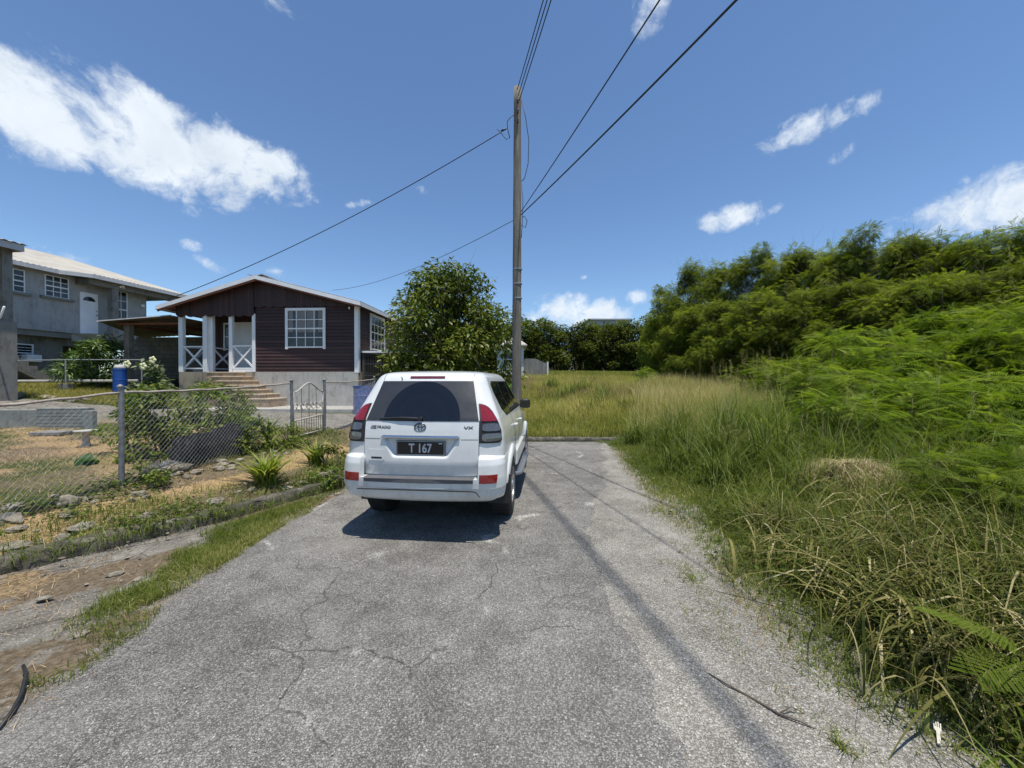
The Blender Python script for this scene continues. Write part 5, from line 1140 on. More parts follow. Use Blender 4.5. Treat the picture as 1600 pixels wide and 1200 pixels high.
w = MB(); w.add([(-.007, 0, 0), (.007, 0, 0), (.006, .07, .012), (-.006, .07, .012), (-.007, 0, .004), (.007, 0, .004), (.006, .07, .016), (-.006, .07, .016)], [(0, 1, 2, 3), (7, 6, 5, 4), (0, 4, 5, 1), (1, 5, 6, 2), (2, 6, 7, 3), (3, 7, 4, 0)])
w.add([(-.006, .07, .012), (.006, .07, .012), (.013, .085, .014), (.013, .10, .016), (-.013, .10, .016), (-.013, .085, .014), (-.006, .07, .016), (.006, .07, .016), (.013, .085, .018), (.013, .10, .020), (-.013, .10, .020), (-.013, .085, .018)], [(0, 1, 2, 3, 4, 5), (11, 10, 9, 8, 7, 6)]); w.out('handle', wp, fk)
for k in range(4): w = MB(); x = -.011 + k * .0073; w.bar((x, .10, .018), (x * 1.05, .132 - (k == 3) * .006, .026), .0042, .003); w.out('tine', wp, fk)
w = MB(); w.tube([(-.9, -.2, 1.6), (-.45, .1, 2.35), (-.25, .15, 2.5), (.1, .1, 2.75), (.35, 0, 3.05)], .025, 8); hs_ = w.out('white_pipe', white_paint, None, smooth=True); hs_.location = (-15.4, 11.4, .9); tag(hs_, 'curved white flexible pipe hanging against the grey column at left', 'pipe')
# ================================================================== plants
rng = np.random.RandomState(7)
VEG = .22
G_leu = leafmat('tamarind_leaf', [(.036, .058, .008), (.105, .145, .016), (.175, .215, .028), (.26, .29, .055)], .65, .45, .15)
G_bright = leafmat('young_tamarind_leaf', [(.040, .075, .007), (.095, .150, .014), (.16, .225, .022), (.26, .32, .05)], .65, .45, .15)
G_broad = leafmat('glossy_broad_leaf', [(.020, .036, .005), (.070, .105, .012), (.135, .17, .022), (.24, .25, .06)], .42, .35, .25)
G_far = leafmat('far_leaf', [(.028, .040, .008), (.060, .080, .014), (.095, .12, .020), (.15, .165, .04)], .7, .35, .15)
bark = plain('bark', (.13, .105, .08), .9, var=.4, nsc=10, bump=.5)
T1 = tmpl_pinnate(7, .40, .085, .32, .3); T2 = tmpl_pinnate(5, .42, .13, .30, .3); TB = tmpl_broad(.40); TBW = tmpl_broad(.62, .12, .25)
def crown(seed, Hh, Rr, nb, nl, T, lsize, zlo=.12, top=1.0, shell=.55, up=.15, droop=.25, sq=1.0, jit=.35, rbs=1.0):
    """leaves spread through a set of overlapping clumps; returns mesh data, clump centres"""
    r = np.random.RandomState(seed); C = []; Rb = []
    while len(C) < nb:
        t = r.rand(); z = zlo + (top - zlo) * t; env = np.sin(np.pi * (.18 + .74 * t)) ** .7 * Rr; a = r.rand() * 6.283; rad = env * np.sqrt(r.rand()) * .85
        C.append((rad * np.cos(a), rad * np.sin(a) * sq, z * Hh)); Rb.append((.20 + .16 * r.rand()) * Rr * (1.15 - .4 * t) * rbs)
    C = np.array(C); Rb = np.array(Rb); k = r.choice(nb, nl, p=Rb ** 2 / (Rb ** 2).sum()); d = r.randn(nl, 3); d /= np.linalg.norm(d, axis=1)[:, None]
    rad = Rb[k] * (shell + (1.12 - shell) * r.rand(nl) ** .6); P = C[k] + d * rad[:, None] * [1, 1, .8]
    P[:, 2] = np.clip(P[:, 2], .03 * Hh, None)
    D = d * .8 + r.randn(nl, 3) * jit; D[:, 2] = D[:, 2] * .55 + up; D[:, 2] -= droop * r.rand(nl)
    Rm = frames(D, r.randn(nl) * .5); sz = lsize * (.7 + .6 * r.rand(nl)); ct = r.rand(nb)
    tint = np.clip(.2 * r.rand(nl) + .5 * ct[k] + .2 * r.randn(nl) + .15, 0, 1)
    V, F, t_ = inst(T[0], T[1], Rm, sz, P, tint); return V, F, t_, C, Rb
def limbs(C, Hh, r0, seed, nstem=1, spread=.15):
    r = np.random.RandomState(seed); w = MB(); stems = []
    for s in range(nstem):
        a = r.rand() * 6.28; o = Vector((math.cos(a), math.sin(a), 0)) * spread * (nstem > 1); tp = Vector((C[:, 0].mean() + o.x * 4, C[:, 1].mean() + o.y * 4, Hh * .62)); pts = [o * .4 + Vector((0, 0, -.3))]
        for t in (.25, .5, .75, 1): p = (o * .4).lerp(tp, t) + Vector((r.randn() * .03 * Hh * t, r.randn() * .03 * Hh * t, 0)); p.z = Hh * .62 * t; pts.append(p)
        w.tube(pts, [r0, r0 * .8, r0 * .62, r0 * .45, r0 * .25], 8); stems.append(pts)
    for c in C:
        st = stems[r.randint(len(stems))]; j = min(4, max(1, int(c[2] / Hh / .62 * 3.2))); a = st[j - 1].lerp(st[j], r.rand()); b = Vector(c); m = a.lerp(b, .5) + Vector((r.randn(), r.randn(), .3)) * .03 * Hh
        w.tube([a, m, b], [r0 * .3, r0 * .2, r0 * .08], 5)
        for q in range(3): e = b + Vector(r.randn(3)) * .09 * Hh; w.tube([m.lerp(b, .5 + .2 * q), e], [r0 * .09, r0 * .03], 4)
    return w
class Proto:
    def __init__(s, name, seed, Hh, Rr, nb, nl, T, ls, mat, r0, nstem=1, **k):
        V, F, t, C, Rb = crown(seed, Hh, Rr, nb, nl, T, ls, **k); w = limbs(C, Hh, r0, seed, nstem)
        s.crown = (V, F, t, mat); s.limb = w; s.H = Hh; s.first = None; s.name = name
    def put(s, label, cat, x, y, h, rz, group, wide=1.0, name=None, zoff=0, mat=None):
        t = thing(name or s.name, label, cat, (x, y, hz(x, y) + zoff), rz, group); k = h / s.H; t.scale = (k * wide, k * wide, k)
        if s.first is None:
            a = mk('crown', s.crown[0], s.crown[1], s.crown[3], t, tint=s.crown[2]); b = s.limb.out('trunk', bark, t, smooth=True); s.first = (a, b)
        else:
            for q in s.first: c = q.copy(); COL.objects.link(c); c.parent = t
        return t
# --- thicket of river tamarind on the right
PR = [Proto('tamarind_tree', 10 + i, 7, 2.6, 80, 9500, T1, .27, G_leu, .07, 3, zlo=.04, up=.0, droop=.4, rbs=.72, shell=.25, jit=.5) for i in range(4)]
T3 = tmpl_pinnate(10, .40, .052, .42, .35)
PRB = [Proto('tamarind_bush', 30 + i, 3.2, 1.6, 34, 2300, T3, .30, G_bright, .03, 4, zlo=.06, up=.25, droop=.5, shell=.25, rbs=.8, jit=.45) for i in range(3)]
PRC = [Proto('tamarind_bush', 40 + i, 1.5, .95, 18, 620, T3, .25, G_bright, .018, 4, zlo=.08, up=.3, droop=.5, shell=.25, rbs=.85, jit=.45) for i in range(2)]
ORD = 'first second third fourth fifth sixth seventh eighth ninth tenth eleventh twelfth thirteenth fourteenth fifteenth sixteenth seventeenth eighteenth nineteenth twentieth twenty-first twenty-second twenty-third twenty-fourth twenty-fifth twenty-sixth'.split()
def at(pxx, Y): return (pxx - 800) / 600 * Y
def topz(pyy, Y): return 1.75 + (595 - pyy) / 600 * Y
rowA = [(1040, 33, 452), (1088, 29, 420), (1120, 26, 418), (1165, 24, 412), (1205, 23, 396), (1245, 22, 402), (1285, 21, 395), (1322, 19.5, 396), (1358, 18.5, 372), (1400, 18, 388), (1440, 17, 378), (1485, 16.5, 392), (1525, 15.5, 372), (1568, 14.5, 362), (1612, 14, 350), (1665, 13.5, 345), (1730, 13, 340)]
rowB = [(1030, 36, 500), (1062, 28, 498), (1095, 25, 480), (1130, 22, 470), (1180, 20, 462), (1225, 18.5, 468), (1270, 17, 455), (1318, 16, 450), (1362, 15, 440), (1410, 14, 448), (1460, 13.2, 435), (1510, 12.5, 440), (1560, 12, 425), (1612, 11.5, 430), (1680, 11, 420)]
for i, (p, Y, ty) in enumerate(rowA):
    x = at(p, Y); h = (topz(ty + (16 if i > 11 else 4), Y) - hz(x, Y)) * 1.0
    lab = {0: 'leftmost, lowest tree of the thicket skyline beside the distant tree line', 1: 'rounded dark tree at the left shoulder of the thicket', 16: 'tallest tree of the thicket, at the right edge of the photo'}.get(i, 'tall feathery tree, %s from the left along the back of the thicket' % ORD[i])
    PR[i % 4].put(lab, 'tree', x, Y, h * 1.04, i * 1.7, 'tall trees along the back of the thicket', .80 + .12 * ((i * 7) % 5) / 5)
for i, (p, Y, ty) in enumerate(rowB):
    x = at(p, Y); h = topz(ty, Y) - hz(x, Y); PR[(i * 3 + 1) % 4].put('smaller feathery green tree, %s from the left along the front of the thicket' % ORD[i], 'tree', x, Y, h, i * 2.3 + 1, 'smaller trees along the front of the thicket', 1.0 + .1 * (i % 3))
rowC = [(1195, 15, 555), (1010, 24, 572), (1250, 13, 545), (1300, 11.5, 500), (1345, 9.6, 486), (1400, 9.0, 520), (1290, 8.6, 560), (1440, 8.2, 520), (1500, 8.6, 508), (1560, 8.0, 500), (1620, 7.6, 510), (1360, 7.4, 575), (1440, 6.6, 575), (1525, 6.2, 560), (1600, 6.0, 570), (1680, 5.4, 560), (1560, 5.0, 640), (1640, 4.4, 640), (1330, 6.6, 610), (1480, 5.6, 615), (1590, 3.7, 690), (1530, 4.4, 680), (1590, 10.5, 440), (1535, 10.0, 478), (1470, 11.0, 462), (1650, 9.0, 430)]
labC = {0: 'bright green bush at the back of the pale grass', 1: 'lone bright bush standing in the grass left of the thicket', 4: 'tall bright green sapling crown rising highest above the near bushes'}
for i, (p, Y, ty) in enumerate(rowC):
    x = at(p, Y); h = (topz(ty, Y) - hz(x, Y)) * (.78 + .16 * ((i * 5) % 7) / 6); (PRB[i % 3] if h > 2.1 else PRC[i % 2]).put(labC.get(i, 'bright lime green feathery bush, %s from the left before the thicket' % ORD[sorted(range(len(rowC)), key=lambda q: rowC[q][0] + q * .01).index(i)]), 'bush', x, Y, max(h, .6), i * 2.1, 'bright green bushes in front of the thicket', 1.0 + .12 * (i % 3) + (.25 if h < 1.6 else 0))
# --- distant tree line
PF = [Proto('distant_tree', 50 + i, 7, 2.6, 30, 3600, TB, .34, G_far, .10, 2, zlo=.02, top=1.0) for i in range(3)]
for i in range(52):
    p = 640 + i * 9.0 + 3 * rng.randn(); Y = 59 + 3 * (i % 2) + 2 * rng.rand(); x = at(p, Y); h = 7.3 + .7 * rng.randn() + (.6 if i > 38 else 0)
    PF[i % 3].put('dark evergreen tree in the distant line across the field', 'tree', x, Y, h, i * 1.3, 'trees in the distant line', .95 + .3 * rng.rand())
# --- broadleaf tree behind the car
V, F, t, C, Rb = crown(79, 5.4, 3.05, 120, 25000, TB, .185, zlo=.03, top=.98, shell=.3, rbs=.78, up=-.05, droop=.5, jit=.5)
bt = thing('broadleaf_tree', 'dense broadleaf tree with glossy dark leaves behind the white car', 'tree', (-2.55, 15.9, .75))
mk('crown', V, F, G_broad, bt, tint=t); limbs(C, 5.6, .12, 5, 2, .2).out('trunk', bark, bt, smooth=True); bt.scale = (1.02, .9, 1.02)
# banana-like plant beside the pole
def straps(n, L, wd, lean0, lean1, seed, seg=6, droop=.5):
    r = np.random.RandomState(seed); P = np.zeros((n, 3)); P[:, :2] = r.randn(n, 2) * .05; return blades(P, L * (.6 + .5 * r.rand(n)), wd * (.7 + .5 * r.rand(n)), r.rand(n) * 6.283, lean0 + (lean1 - lean0) * r.rand(n), seg, droop * (.4 + .9 * r.rand(n)), r.randn(n) * .3, r), r.rand(n)
G_strap = leafmat('lily_leaf', [(.05, .095, .010), (.13, .21, .018), (.25, .31, .04), (.45, .44, .12)], .5, .45, .3)
G_ban = leafmat('banana_leaf', [(.03, .085, .012), (.07, .15, .02), (.12, .21, .035)], .4, .35)
def strap_plant(name, label, cat, x, y, n, L, wd, l0, l1, seed, mat, droop=.5, seg=6, group=None):
    (v, f), t = straps(n, L, wd, l0, l1, seed, seg, droop); o = mk(name, v, f, mat, None, tint=np.repeat(t, seg)); o.location = (x, y, hz(x, y)); return tag(o, label, cat, group)
strap_plant('banana_plant', 'banana plant with wide pale green leaves left of the utility pole', 'plant', -.55, 14.0, 16, 2.3, .42, .3, .8, 3, G_ban, .35, 8)
strap_plant('spider_lily', 'large clump of bright yellow green strap leaves on the verge', 'plant', -3.68, 5.75, 130, .72, .045, .35, 1.0, 5, G_strap, .35)
strap_plant('spider_lily', 'smaller strap leaved clump to the right of the large one', 'plant', -3.5, 6.9, 90, .62, .040, .25, .9, 6, G_strap, .35)
strap_plant('spider_lily', 'narrow strap leaved tuft close to the left side of the car', 'plant', -2.95, 7.1, 30, .45, .035, .2, .8, 8, G_strap, .35)
# --- garden shrubs behind the fence
def shrub(name, label, x, y, Hh, Rr, nb, nl, ls, mat, seed, T=TB, group=None, zlo=.1, sq=1.0):
    V, F, t, C, Rb = crown(seed, Hh, Rr, nb, nl, T, ls, zlo=zlo, shell=.3, up=.1, droop=.4, jit=.6, sq=sq); th = thing(name, label, 'shrub', (x, y, hz(x, y)), 0, group)
    mk('foliage', V, F, mat, th, tint=t); limbs(C, Hh, .018, seed, 3, .05).out('stems', bark, th, smooth=True); return th
G_shrub = leafmat('garden_leaf', [(.03, .055, .008), (.08, .125, .014), (.15, .20, .03), (.29, .31, .09)], .5, .4, .25)
shrub('garden_shrub', 'leafy garden shrub directly behind the nearest fence post', -5.9, 6.4, 1.15, .62, 18, 1900, .085, G_shrub, 201)
shrub('garden_shrub', 'spreading garden shrub between fence post and black trough', -5.75, 7.5, 1.15, .8, 22, 2600, .09, G_shrub, 202)
shrub('garden_shrub', 'thin leaved shrub at left of the garden beds', -6.9, 6.9, 1.0, .55, 12, 900, .08, G_shrub, 203)
shrub('garden_shrub', 'low dark leafy shrub just left of the gate', -5.0, 7.3, .55, .42, 10, 520, .075, G_shrub, 204)
shrub('garden_shrub', 'dark small leaved weed clump between the strap leaved plants and car', -3.15, 6.75, .42, .36, 8, 380, .06, G_broad, 205)
shrub('garden_shrub', 'low bushy weed clump at the right end of the black trough', -4.95, 7.15, .6, .5, 12, 900, .07, G_shrub, 209)
shrub('garden_shrub', 'tall thin leafy shoot rising behind the black trough', -5.5, 7.1, 1.05, .34, 10, 420, .10, G_shrub, 210)
shrub('garden_shrub', 'leafy weed clump among stones left of the gate post', -4.45, 7.75, .4, .38, 10, 520, .06, G_shrub, 211)
shrub('garden_shrub', 'small green weed clump on the kerb just left of the car', -2.98, 6.15, .30, .28, 8, 420, .05, G_shrub, 212)
shrub('garden_shrub', 'scrubby weed clump at the foot of the nearest fence post', -4.85, 5.15, .34, .32, 9, 460, .05, G_shrub, 213)
ok_ = shrub('okra_plant', 'tall flowering plant with pale yellow blooms before the carport', -11.75, 12.4, 1.55, .62, 14, 480, .16, leafmat('okra_leaf', [(.04, .07, .025), (.09, .13, .05), (.16, .20, .10), (.28, .30, .17)], .5, .3), 206, TBW)
for k, (dx, dz_) in enumerate(((.40, 1.55), (-.40, 1.42), (.1, 1.35))):
    w = MB()
    for q in range(5): a = q * 1.257; c = Vector((dx + .07 * math.cos(a), -.3, dz_ + .07 * math.sin(a))); w.lathe([(.001, 0), (.04, .01), (.055, .03), (.05, .04)], 8, 'y', c)
    w.out('flower', plain('cream_petal', (.62, .62, .36), .6), ok_)
shrub('cycad_bush', 'round bush of drooping pointed leaves before the grey house', -16.6, 15.4, 1.95, 1.25, 24, 2600, .22, leafmat('drooping_leaf', [(.02, .045, .010), (.05, .10, .02), (.10, .16, .035), (.20, .26, .09)], .4, .3), 207, tmpl_broad(.2, .08, .35), zlo=.25)
shrub('potted_weed', 'pale leafy plant low in front of the concrete porch base', -8.4, 10.2, .7, .5, 8, 260, .12, G_shrub, 208)
strap_plant('iris_clump', 'upright sword leaved clump inside the fence near the trough', 'plant', -5.55, 7.9, 60, .85, .04, .1, .45, 21, G_shrub, .2)
strap_plant('aloe_cutting', 'upright broad leaved cutting growing through the fence', 'plant', -4.95, 7.75, 14, .75, .09, .1, .5, 22, G_shrub, .2)
# big taro leaf and yellow green weeds on the lawn
strap_plant('taro_plant', 'single broad blue green leaf on the straw lawn', 'plant', -6.35, 5.75, 4, .22, .20, .6, .95, 23, G_ban, .3, 5)
strap_plant('weed', 'small yellow green weed beside the broad leaf on the lawn', 'plant', -6.0, 5.9, 26, .22, .05, .4, .9, 24, G_strap, .3, 4)
# ================================================================== grass
def scatter(n, x0, x1, y0, y1, fn, r=rng, pw=1.0):
    y = y0 + (y1 - y0) * r.rand(n) ** pw; x = x0 + (x1 - x0) * r.rand(n); p = fn(x, y); k = r.rand(n) < p; x, y = x[k], y[k]; return np.stack([x, y, H(x, y) - .01], 1)
G_grass = leafmat('verge_grass', [(.05, .078, .012), (.12, .16, .026), (.22, .235, .065), (.50, .43, .22)], .7, .4, .15)
G_guinea = leafmat('guinea_grass', [(.042, .068, .010), (.11, .155, .022), (.19, .23, .055), (.42, .40, .19)], .6, .4, .2)
G_dry = leafmat('dry_grass', [(.13, .13, .03), (.28, .26, .08), (.44, .39, .16), (.66, .57, .32)], .8, .4, .1, ttint=(1.1, 1.1, .9))
G_field = leafmat('field_grass', [(.10, .13, .02), (.22, .22, .05), (.37, .33, .12), (.52, .44, .22)], .75, .4, .1)
G_pink = leafmat('seed_heads', [(.26, .20, .09), (.36, .27, .14), (.40, .26, .18)], .8, .4, ttint=(1.1, 1.05, .9))
G_straw = leafmat('cut_straw', [(.17, .10, .05), (.32, .21, .11), (.50, .38, .22), (.64, .52, .34)], .8, .2, ttint=(1.1, 1.05, .9))
def grass(name, P, h, w, lean, mat, seg=3, droop=.2, tbias=0, tn=.22, r=rng, hmul=None, field=None, ang=None):
    n = len(P); hh = h[0] + (h[1] - h[0]) * r.rand(n)
    if hmul is not None: hh = hh * hmul
    v, f = blades(P, hh, w[0] + (w[1] - w[0]) * r.rand(n), r.rand(n) * 6.283 if ang is None else ang, lean[0] + (lean[1] - lean[0]) * r.rand(n), seg, droop * r.rand(n) * 2, None, r)
    t = np.clip(.4 + tbias + tn * r.randn(n) + (0 if field is None else field), 0, 1); return v, f, np.repeat(t, seg)
def emit(name, parts, mat): V, F, T = join(parts); return tag(mk(name, V, F, mat, tint=T), kind='stuff')
# right verge: short at the gravel, higher towards the thicket
ge = lambda x, y: x - GE(y) + .26 * np.clip((y - 1.6) / 1.5, 0, 1) + .13 * wob(x * 1.5, y * 1.5, 3, 31)
P = scatter(130000, 1.5, 4.6, 1.2, 11, lambda x, y: np.clip(ge(x, y) * 5.0, 0, 1) * np.clip(.75 + .5 * wob(x, y, 3, 33), .15, 1), pw=1.25)
hm = np.clip(.30 + ge(P[:, 0], P[:, 1]) * .75, .3, 1.9)
emit('verge_grass', [grass('', P, (.08, .24), (.004, .009), (.1, .9), None, 3, .35, 0, .2, hmul=hm, field=.18 * wob(P[:, 0], P[:, 1], 1.6, 34))], G_grass)
# mid height weedy band
P = scatter(70000, 2.3, 8, 1.6, 12.5, lambda x, y: np.clip((ge(x, y) - .55) * 1.2, 0, 1) * np.clip(.8 + .6 * wob(x, y, 1.6, 35), .2, 1), pw=1.1)
emit('tall_grass', [grass('', P, (.28, .80), (.006, .013), (.15, .85), None, 4, .45, 0, .22, hmul=np.clip(.55 + .36 * ge(P[:, 0], P[:, 1]), .5, 1.7), field=.2 * wob(P[:, 0], P[:, 1], 1.0, 36))], G_guinea)
# straggling small tufts on the gravel
P = scatter(26000, 1.1, 2.6, 1.5, 9, lambda x, y: (((wob(x, y, 2.2, 38) > .42) & (x > XR(y) + .18)) | ((np.abs(x - GE(y) + .30 + .1 * wob(x, y, 2, 66)) < .09) & (wob(x, y, 4, 67) > -.2) & (y < 4.2))).astype(float)); emit('gravel_tufts', [grass('', P, (.03, .10), (.003, .006), (.3, 1.0), None, 3, .3, .1)], G_grass)
# pale golden grass before the thicket
P = scatter(60000, 2.6, 14, 10.5, 24, lambda x, y: np.clip((x - .34 * y + .5) * .8, 0, 1) * np.clip((22 - y + .6 * x) * .3, 0, 1) * np.clip((.72 * y + 1.5 - x), 0, 1), pw=1.2)
emit('golden_grass', [grass('', P, (.6, 1.25), (.007, .014), (.05, .55), None, 4, .3, .05, .2, field=.25 * wob(P[:, 0], P[:, 1], .8, 41) + .10)], G_dry)
# field beyond the end kerb
def fieldd(x, y): return np.clip((y - 11.2) * 3, 0, 1) * np.clip((x + 4.2) * 2, 0, 1)
P = scatter(120000, -5, 9, 11.1, 30, fieldd, pw=1.5); cl = wob(P[:, 0], P[:, 1], .7, 43)
emit('field_grass', [grass('', P, (.14, .5), (.007, .015), (.1, .7), None, 3, .3, .05, .2, hmul=np.clip(1.0 + .5 * cl + .35 * (P[:, 0] > 2.5), .5, 2), field=.3 * cl)], G_field)
P = scatter(45000, -14, 26, 28, 62, lambda x, y: 1 + 0 * x, pw=1.0); emit('far_field_grass', [grass('', P, (.15, .30), (.03, .06), (.1, .6), None, 2, .2, -.12, .15)], G_field)
P = scatter(16000, -2.5, 7.5, 15.5, 27, lambda x, y: np.clip(wob(x, y * .5, .6, 45) + .35, 0, 1)); emit('seed_heads', [grass('', P, (.45, .8), (.012, .02), (.05, .4), None, 3, .2)], G_pink)
# left verge and garden
kv = lambda x, y: x - kerbx(y)
def strip_d(x, y):
    u = XL(y) - x; d = np.clip(.95 - np.abs(u - .33) / .36 + .95 * wob(x, y, 2.6, 51) + .35 * wob(x, y, 9, 61), 0, .9) * np.clip((y - 2.6) * 2.5 + .4 * wob(x, y, 3, 57), 0, 1)
    return np.maximum(d, np.clip(wob(x, y, 1.9, 58) - .35, 0, 1)) * (x - kerbx(y) > .17) * (u > -.06 + .05 * wob(x, y, 6, 59))
yy = 1.6 + 8.6 * rng.rand(120000) ** 1.1; xx = XL(yy) + .08 - .85 * rng.rand(120000); k_ = rng.rand(120000) < strip_d(xx, yy); P = np.stack([xx[k_], yy[k_], np.full(k_.sum(), -.005)], 1)
emit('roadside_grass', [grass('', P, (.02, .11), (.003, .007), (.2, 1.1), None, 3, .35, .0, .2, field=.22 * wob(P[:, 0], P[:, 1], 4, 62), hmul=1 + .5 * wob(P[:, 0], P[:, 1], 5, 63))], G_grass)
P = scatter(9000, -6.4, -2.4, 1.6, 7, lambda x, y: (kv(x, y) > .1) * (kv(x, y) < .32) * 1.0); emit('kerb_foot_grass', [grass('', P, (.05, .16), (.004, .008), (.2, 1.0), None, 3, .45, 0, .25)], G_guinea)
P = scatter(60000, -6.4, -2.6, 2.2, 9.5, lambda x, y: ((kv(x, y) < .12) & (kv(x, y) > -.85)) * np.clip(.6 + .9 * wob(x, y, 2.2, 52), 0, 1)); emit('kerb_weeds', [grass('', P, (.05, .24), (.004, .009), (.2, 1.0), None, 3, .45, 0, .25)], G_guinea)
P = scatter(60000, -13, -3.0, 2.6, 10.5, lambda x, y: (kv(x, y) < -.35) * np.clip(.25 + 1.0 * wob(x, y, 1.1, 53), 0, 1) * (y < 9.6 + .3 * np.abs(x + 7)), pw=.9); emit('lawn_grass', [grass('', P, (.025, .09), (.004, .008), (.3, 1.0), None, 2, .3, .05, .25)], G_field)
P = scatter(130000, -13, -3.0, 2.6, 9.8, lambda x, y: (kv(x, y) < -.30) * np.clip(.45 - .9 * wob(x, y, 1.1, 53), 0.03, 1), pw=.9); P[:, 2] += .012; emit('straw', [grass('', P, (.03, .10), (.003, .006), (1.0, 1.7), None, 2, .1, .12, .28)], G_straw)
P = scatter(42000, -24, -12.6, 12.6, 17, lambda x, y: np.clip((y - 12.5) * 2, 0, 1), pw=1.0); emit('terrace_grass', [grass('', P, (.10, .30), (.008, .016), (.1, .9), None, 3, .3, .15, .2)], G_field)
P = scatter(12000, -6, -2.4, 10.8, 15, lambda x, y: np.clip((x + 4.4) * 2, 0, 1)); emit('yard_grass', [grass('', P, (.10, .35), (.006, .012), (.1, .9), None, 3, .3, .1)], G_field)
# individual clumps
def clump(name, label, x, y, n, L, wd, l0, l1, seed, mat, rad=.18, droop=.6, seg=7, stalks=0, group=None, tb=0, cat='grass clump', wide=0):
    r = np.random.RandomState(seed); P = np.zeros((n, 3)); P[:, :2] = r.randn(n, 2) * rad
    v, f = blades(P, L * (.45 + .65 * r.rand(n)), wd * (.6 + .7 * r.rand(n)), r.rand(n) * 6.283, l0 + (l1 - l0) * r.rand(n), seg, droop * (.3 + 1.1 * r.rand(n)), r.randn(n) * .4, r)
    t = np.repeat(np.clip(.38 + tb + .22 * r.randn(n), 0, 1), seg)
    if wide:
        P2 = np.zeros((wide, 3)); P2[:, :2] = r.randn(wide, 2) * rad * 1.1
        v2, f2 = blades(P2, L * (.7 + .6 * r.rand(wide)), .016 + .014 * r.rand(wide), r.rand(wide) * 6.283, .5 + .55 * r.rand(wide), seg, .8 + .8 * r.rand(wide), r.randn(wide) * .4, r)
        v, f, t = join([(v, f, t), (v2, f2, np.repeat(np.clip(.45 + .32 * r.randn(wide), 0, 1), seg))])
    th = thing(name, label, cat, (x, y, hz(x, y)), 0, group); mk('blades', v, f, mat, th, tint=t)
    if stalks:
        P = np.zeros((stalks, 3)); P[:, :2] = r.randn(stalks, 2) * rad * .8; an = r.rand(stalks) * 6.283; hh = L * (.9 + .3 * r.rand(stalks)); le = .1 + .3 * r.rand(stalks)
        v, f = blades(P, hh, np.full(stalks, .004), an, le, 5, .05, None, r); parts = [(v, f, np.repeat(.6 + .3 * r.rand(stalks), 5))]
        tip = P + np.stack([np.cos(an) * le * hh, np.sin(an) * le * hh, hh * np.sqrt(1 - .35 * le * le) - .05 * hh], 1); m = 18; PP = np.repeat(tip, m, 0) - np.stack([0 * np.zeros(stalks * m), np.zeros(stalks * m), np.tile(np.linspace(0, .30, m), stalks)], 1)
        v, f = blades(PP, .03 + .07 * r.rand(len(PP)), np.full(len(PP), .0025), r.rand(len(PP)) * 6.283, .7 + .5 * r.rand(len(PP)), 2, .1, None, r); parts.append((v, f, np.repeat(.5 + .5 * r.rand(len(PP)), 2)))
        V, F, T = join(parts); mk('seed_stalks', V, F, G_dry, th, tint=T)
    return th
gc = [(3.75, 7.0, 1.75), (4.5, 7.9, 2.0), (3.5, 8.3, 1.5), (4.9, 7.1, 1.9), (4.2, 6.3, 1.6), (5.6, 8.2, 2.0), (3.9, 9.3, 1.4), (5.2, 9.3, 1.8), (3.3, 10.2, 1.1), (4.6, 10.6, 1.4), (3.1, 6.9, 1.1), (6.3, 8.9, 1.9), (3.3, 5.9, 1.1), (4.9, 5.9, 1.5), (5.7, 5.0, 1.5), (3.9, 4.7, .7), (4.95, 4.35, .85), (4.35, 4.35, .75), (4.1, 5.3, 1.2)]
for i, (x, y, L) in enumerate(gc):
    clump('guinea_grass', {0: 'tall guinea grass clump standing nearest the gravel, mid right', 1: 'tall seeding guinea grass clump rising highest above the verge'}.get(i, 'tall guinea grass clump with drooping blades, %s from the left on the verge' % ORD[sorted(range(len(gc)), key=lambda q: gc[q][0] / gc[q][1]).index(i)]), x, y, 230, L, .018, .12, .75, 300 + i, G_guinea, .16, .55, 7, 12 if i % 2 else 6, 'guinea grass clumps on the right verge')
gc2 = [(2.7, 18.5, 1.3), (3.5, 19.5, 1.5), (4.3, 18.0, 1.3), (3.0, 14.6, 1.0), (4.4, 14.6, 1.1), (2.3, 22, 1.3), (3.8, 16.5, 1.2)]
for i, (x, y, L) in enumerate(gc2): clump('guinea_grass', 'guinea grass clump out in the rising field, %s from the left' % ORD[sorted(range(len(gc2)), key=lambda q: gc2[q][0] / gc2[q][1]).index(i)], x, y, 120, L, .025, .12, .7, 330 + i, G_guinea, .25, .5, 6, 8, 'guinea grass clumps in the field', .05)
# dry, arching clumps overhanging the shoulder
G_dead = leafmat('dead_grass', [(.038, .052, .010), (.11, .12, .025), (.25, .22, .075), (.60, .52, .30)], .7, .35, .15, ttint=(1.1, 1.1, .8))
dc = [(2.75, 2.55, 1.05, 380), (3.3, 2.9, 1.2, 360), (2.75, 3.3, .9, 300), (3.6, 3.6, 1.25, 340), (2.55, 2.15, .75, 240), (4.2, 3.2, 1.3, 300), (3.1, 4.2, .9, 240), (4.2, 4.4, 1.2, 260), (3.0, 2.0, .9, 240), (3.7, 2.6, 1.3, 300), (4.9, 3.9, 1.4, 260)]
lab = {0: 'arching half dead grass clump overhanging the gravel, largest in the foreground', 4: 'low dry grass clump at the gravel edge nearest the plastic fork'}
for i, (x, y, L, n) in enumerate(dc): clump('dry_grass_clump', lab.get(i, 'half dead arching grass clump in the right foreground, %s from the left' % ORD[sorted(range(len(dc)), key=lambda q: dc[q][0] / dc[q][1]).index(i)]), x, y, n, L, .013, .35, 1.05, 360 + i, G_dead, .20, .95, 8, 0, 'half dead grass clumps in the right foreground', .02, wide=80)
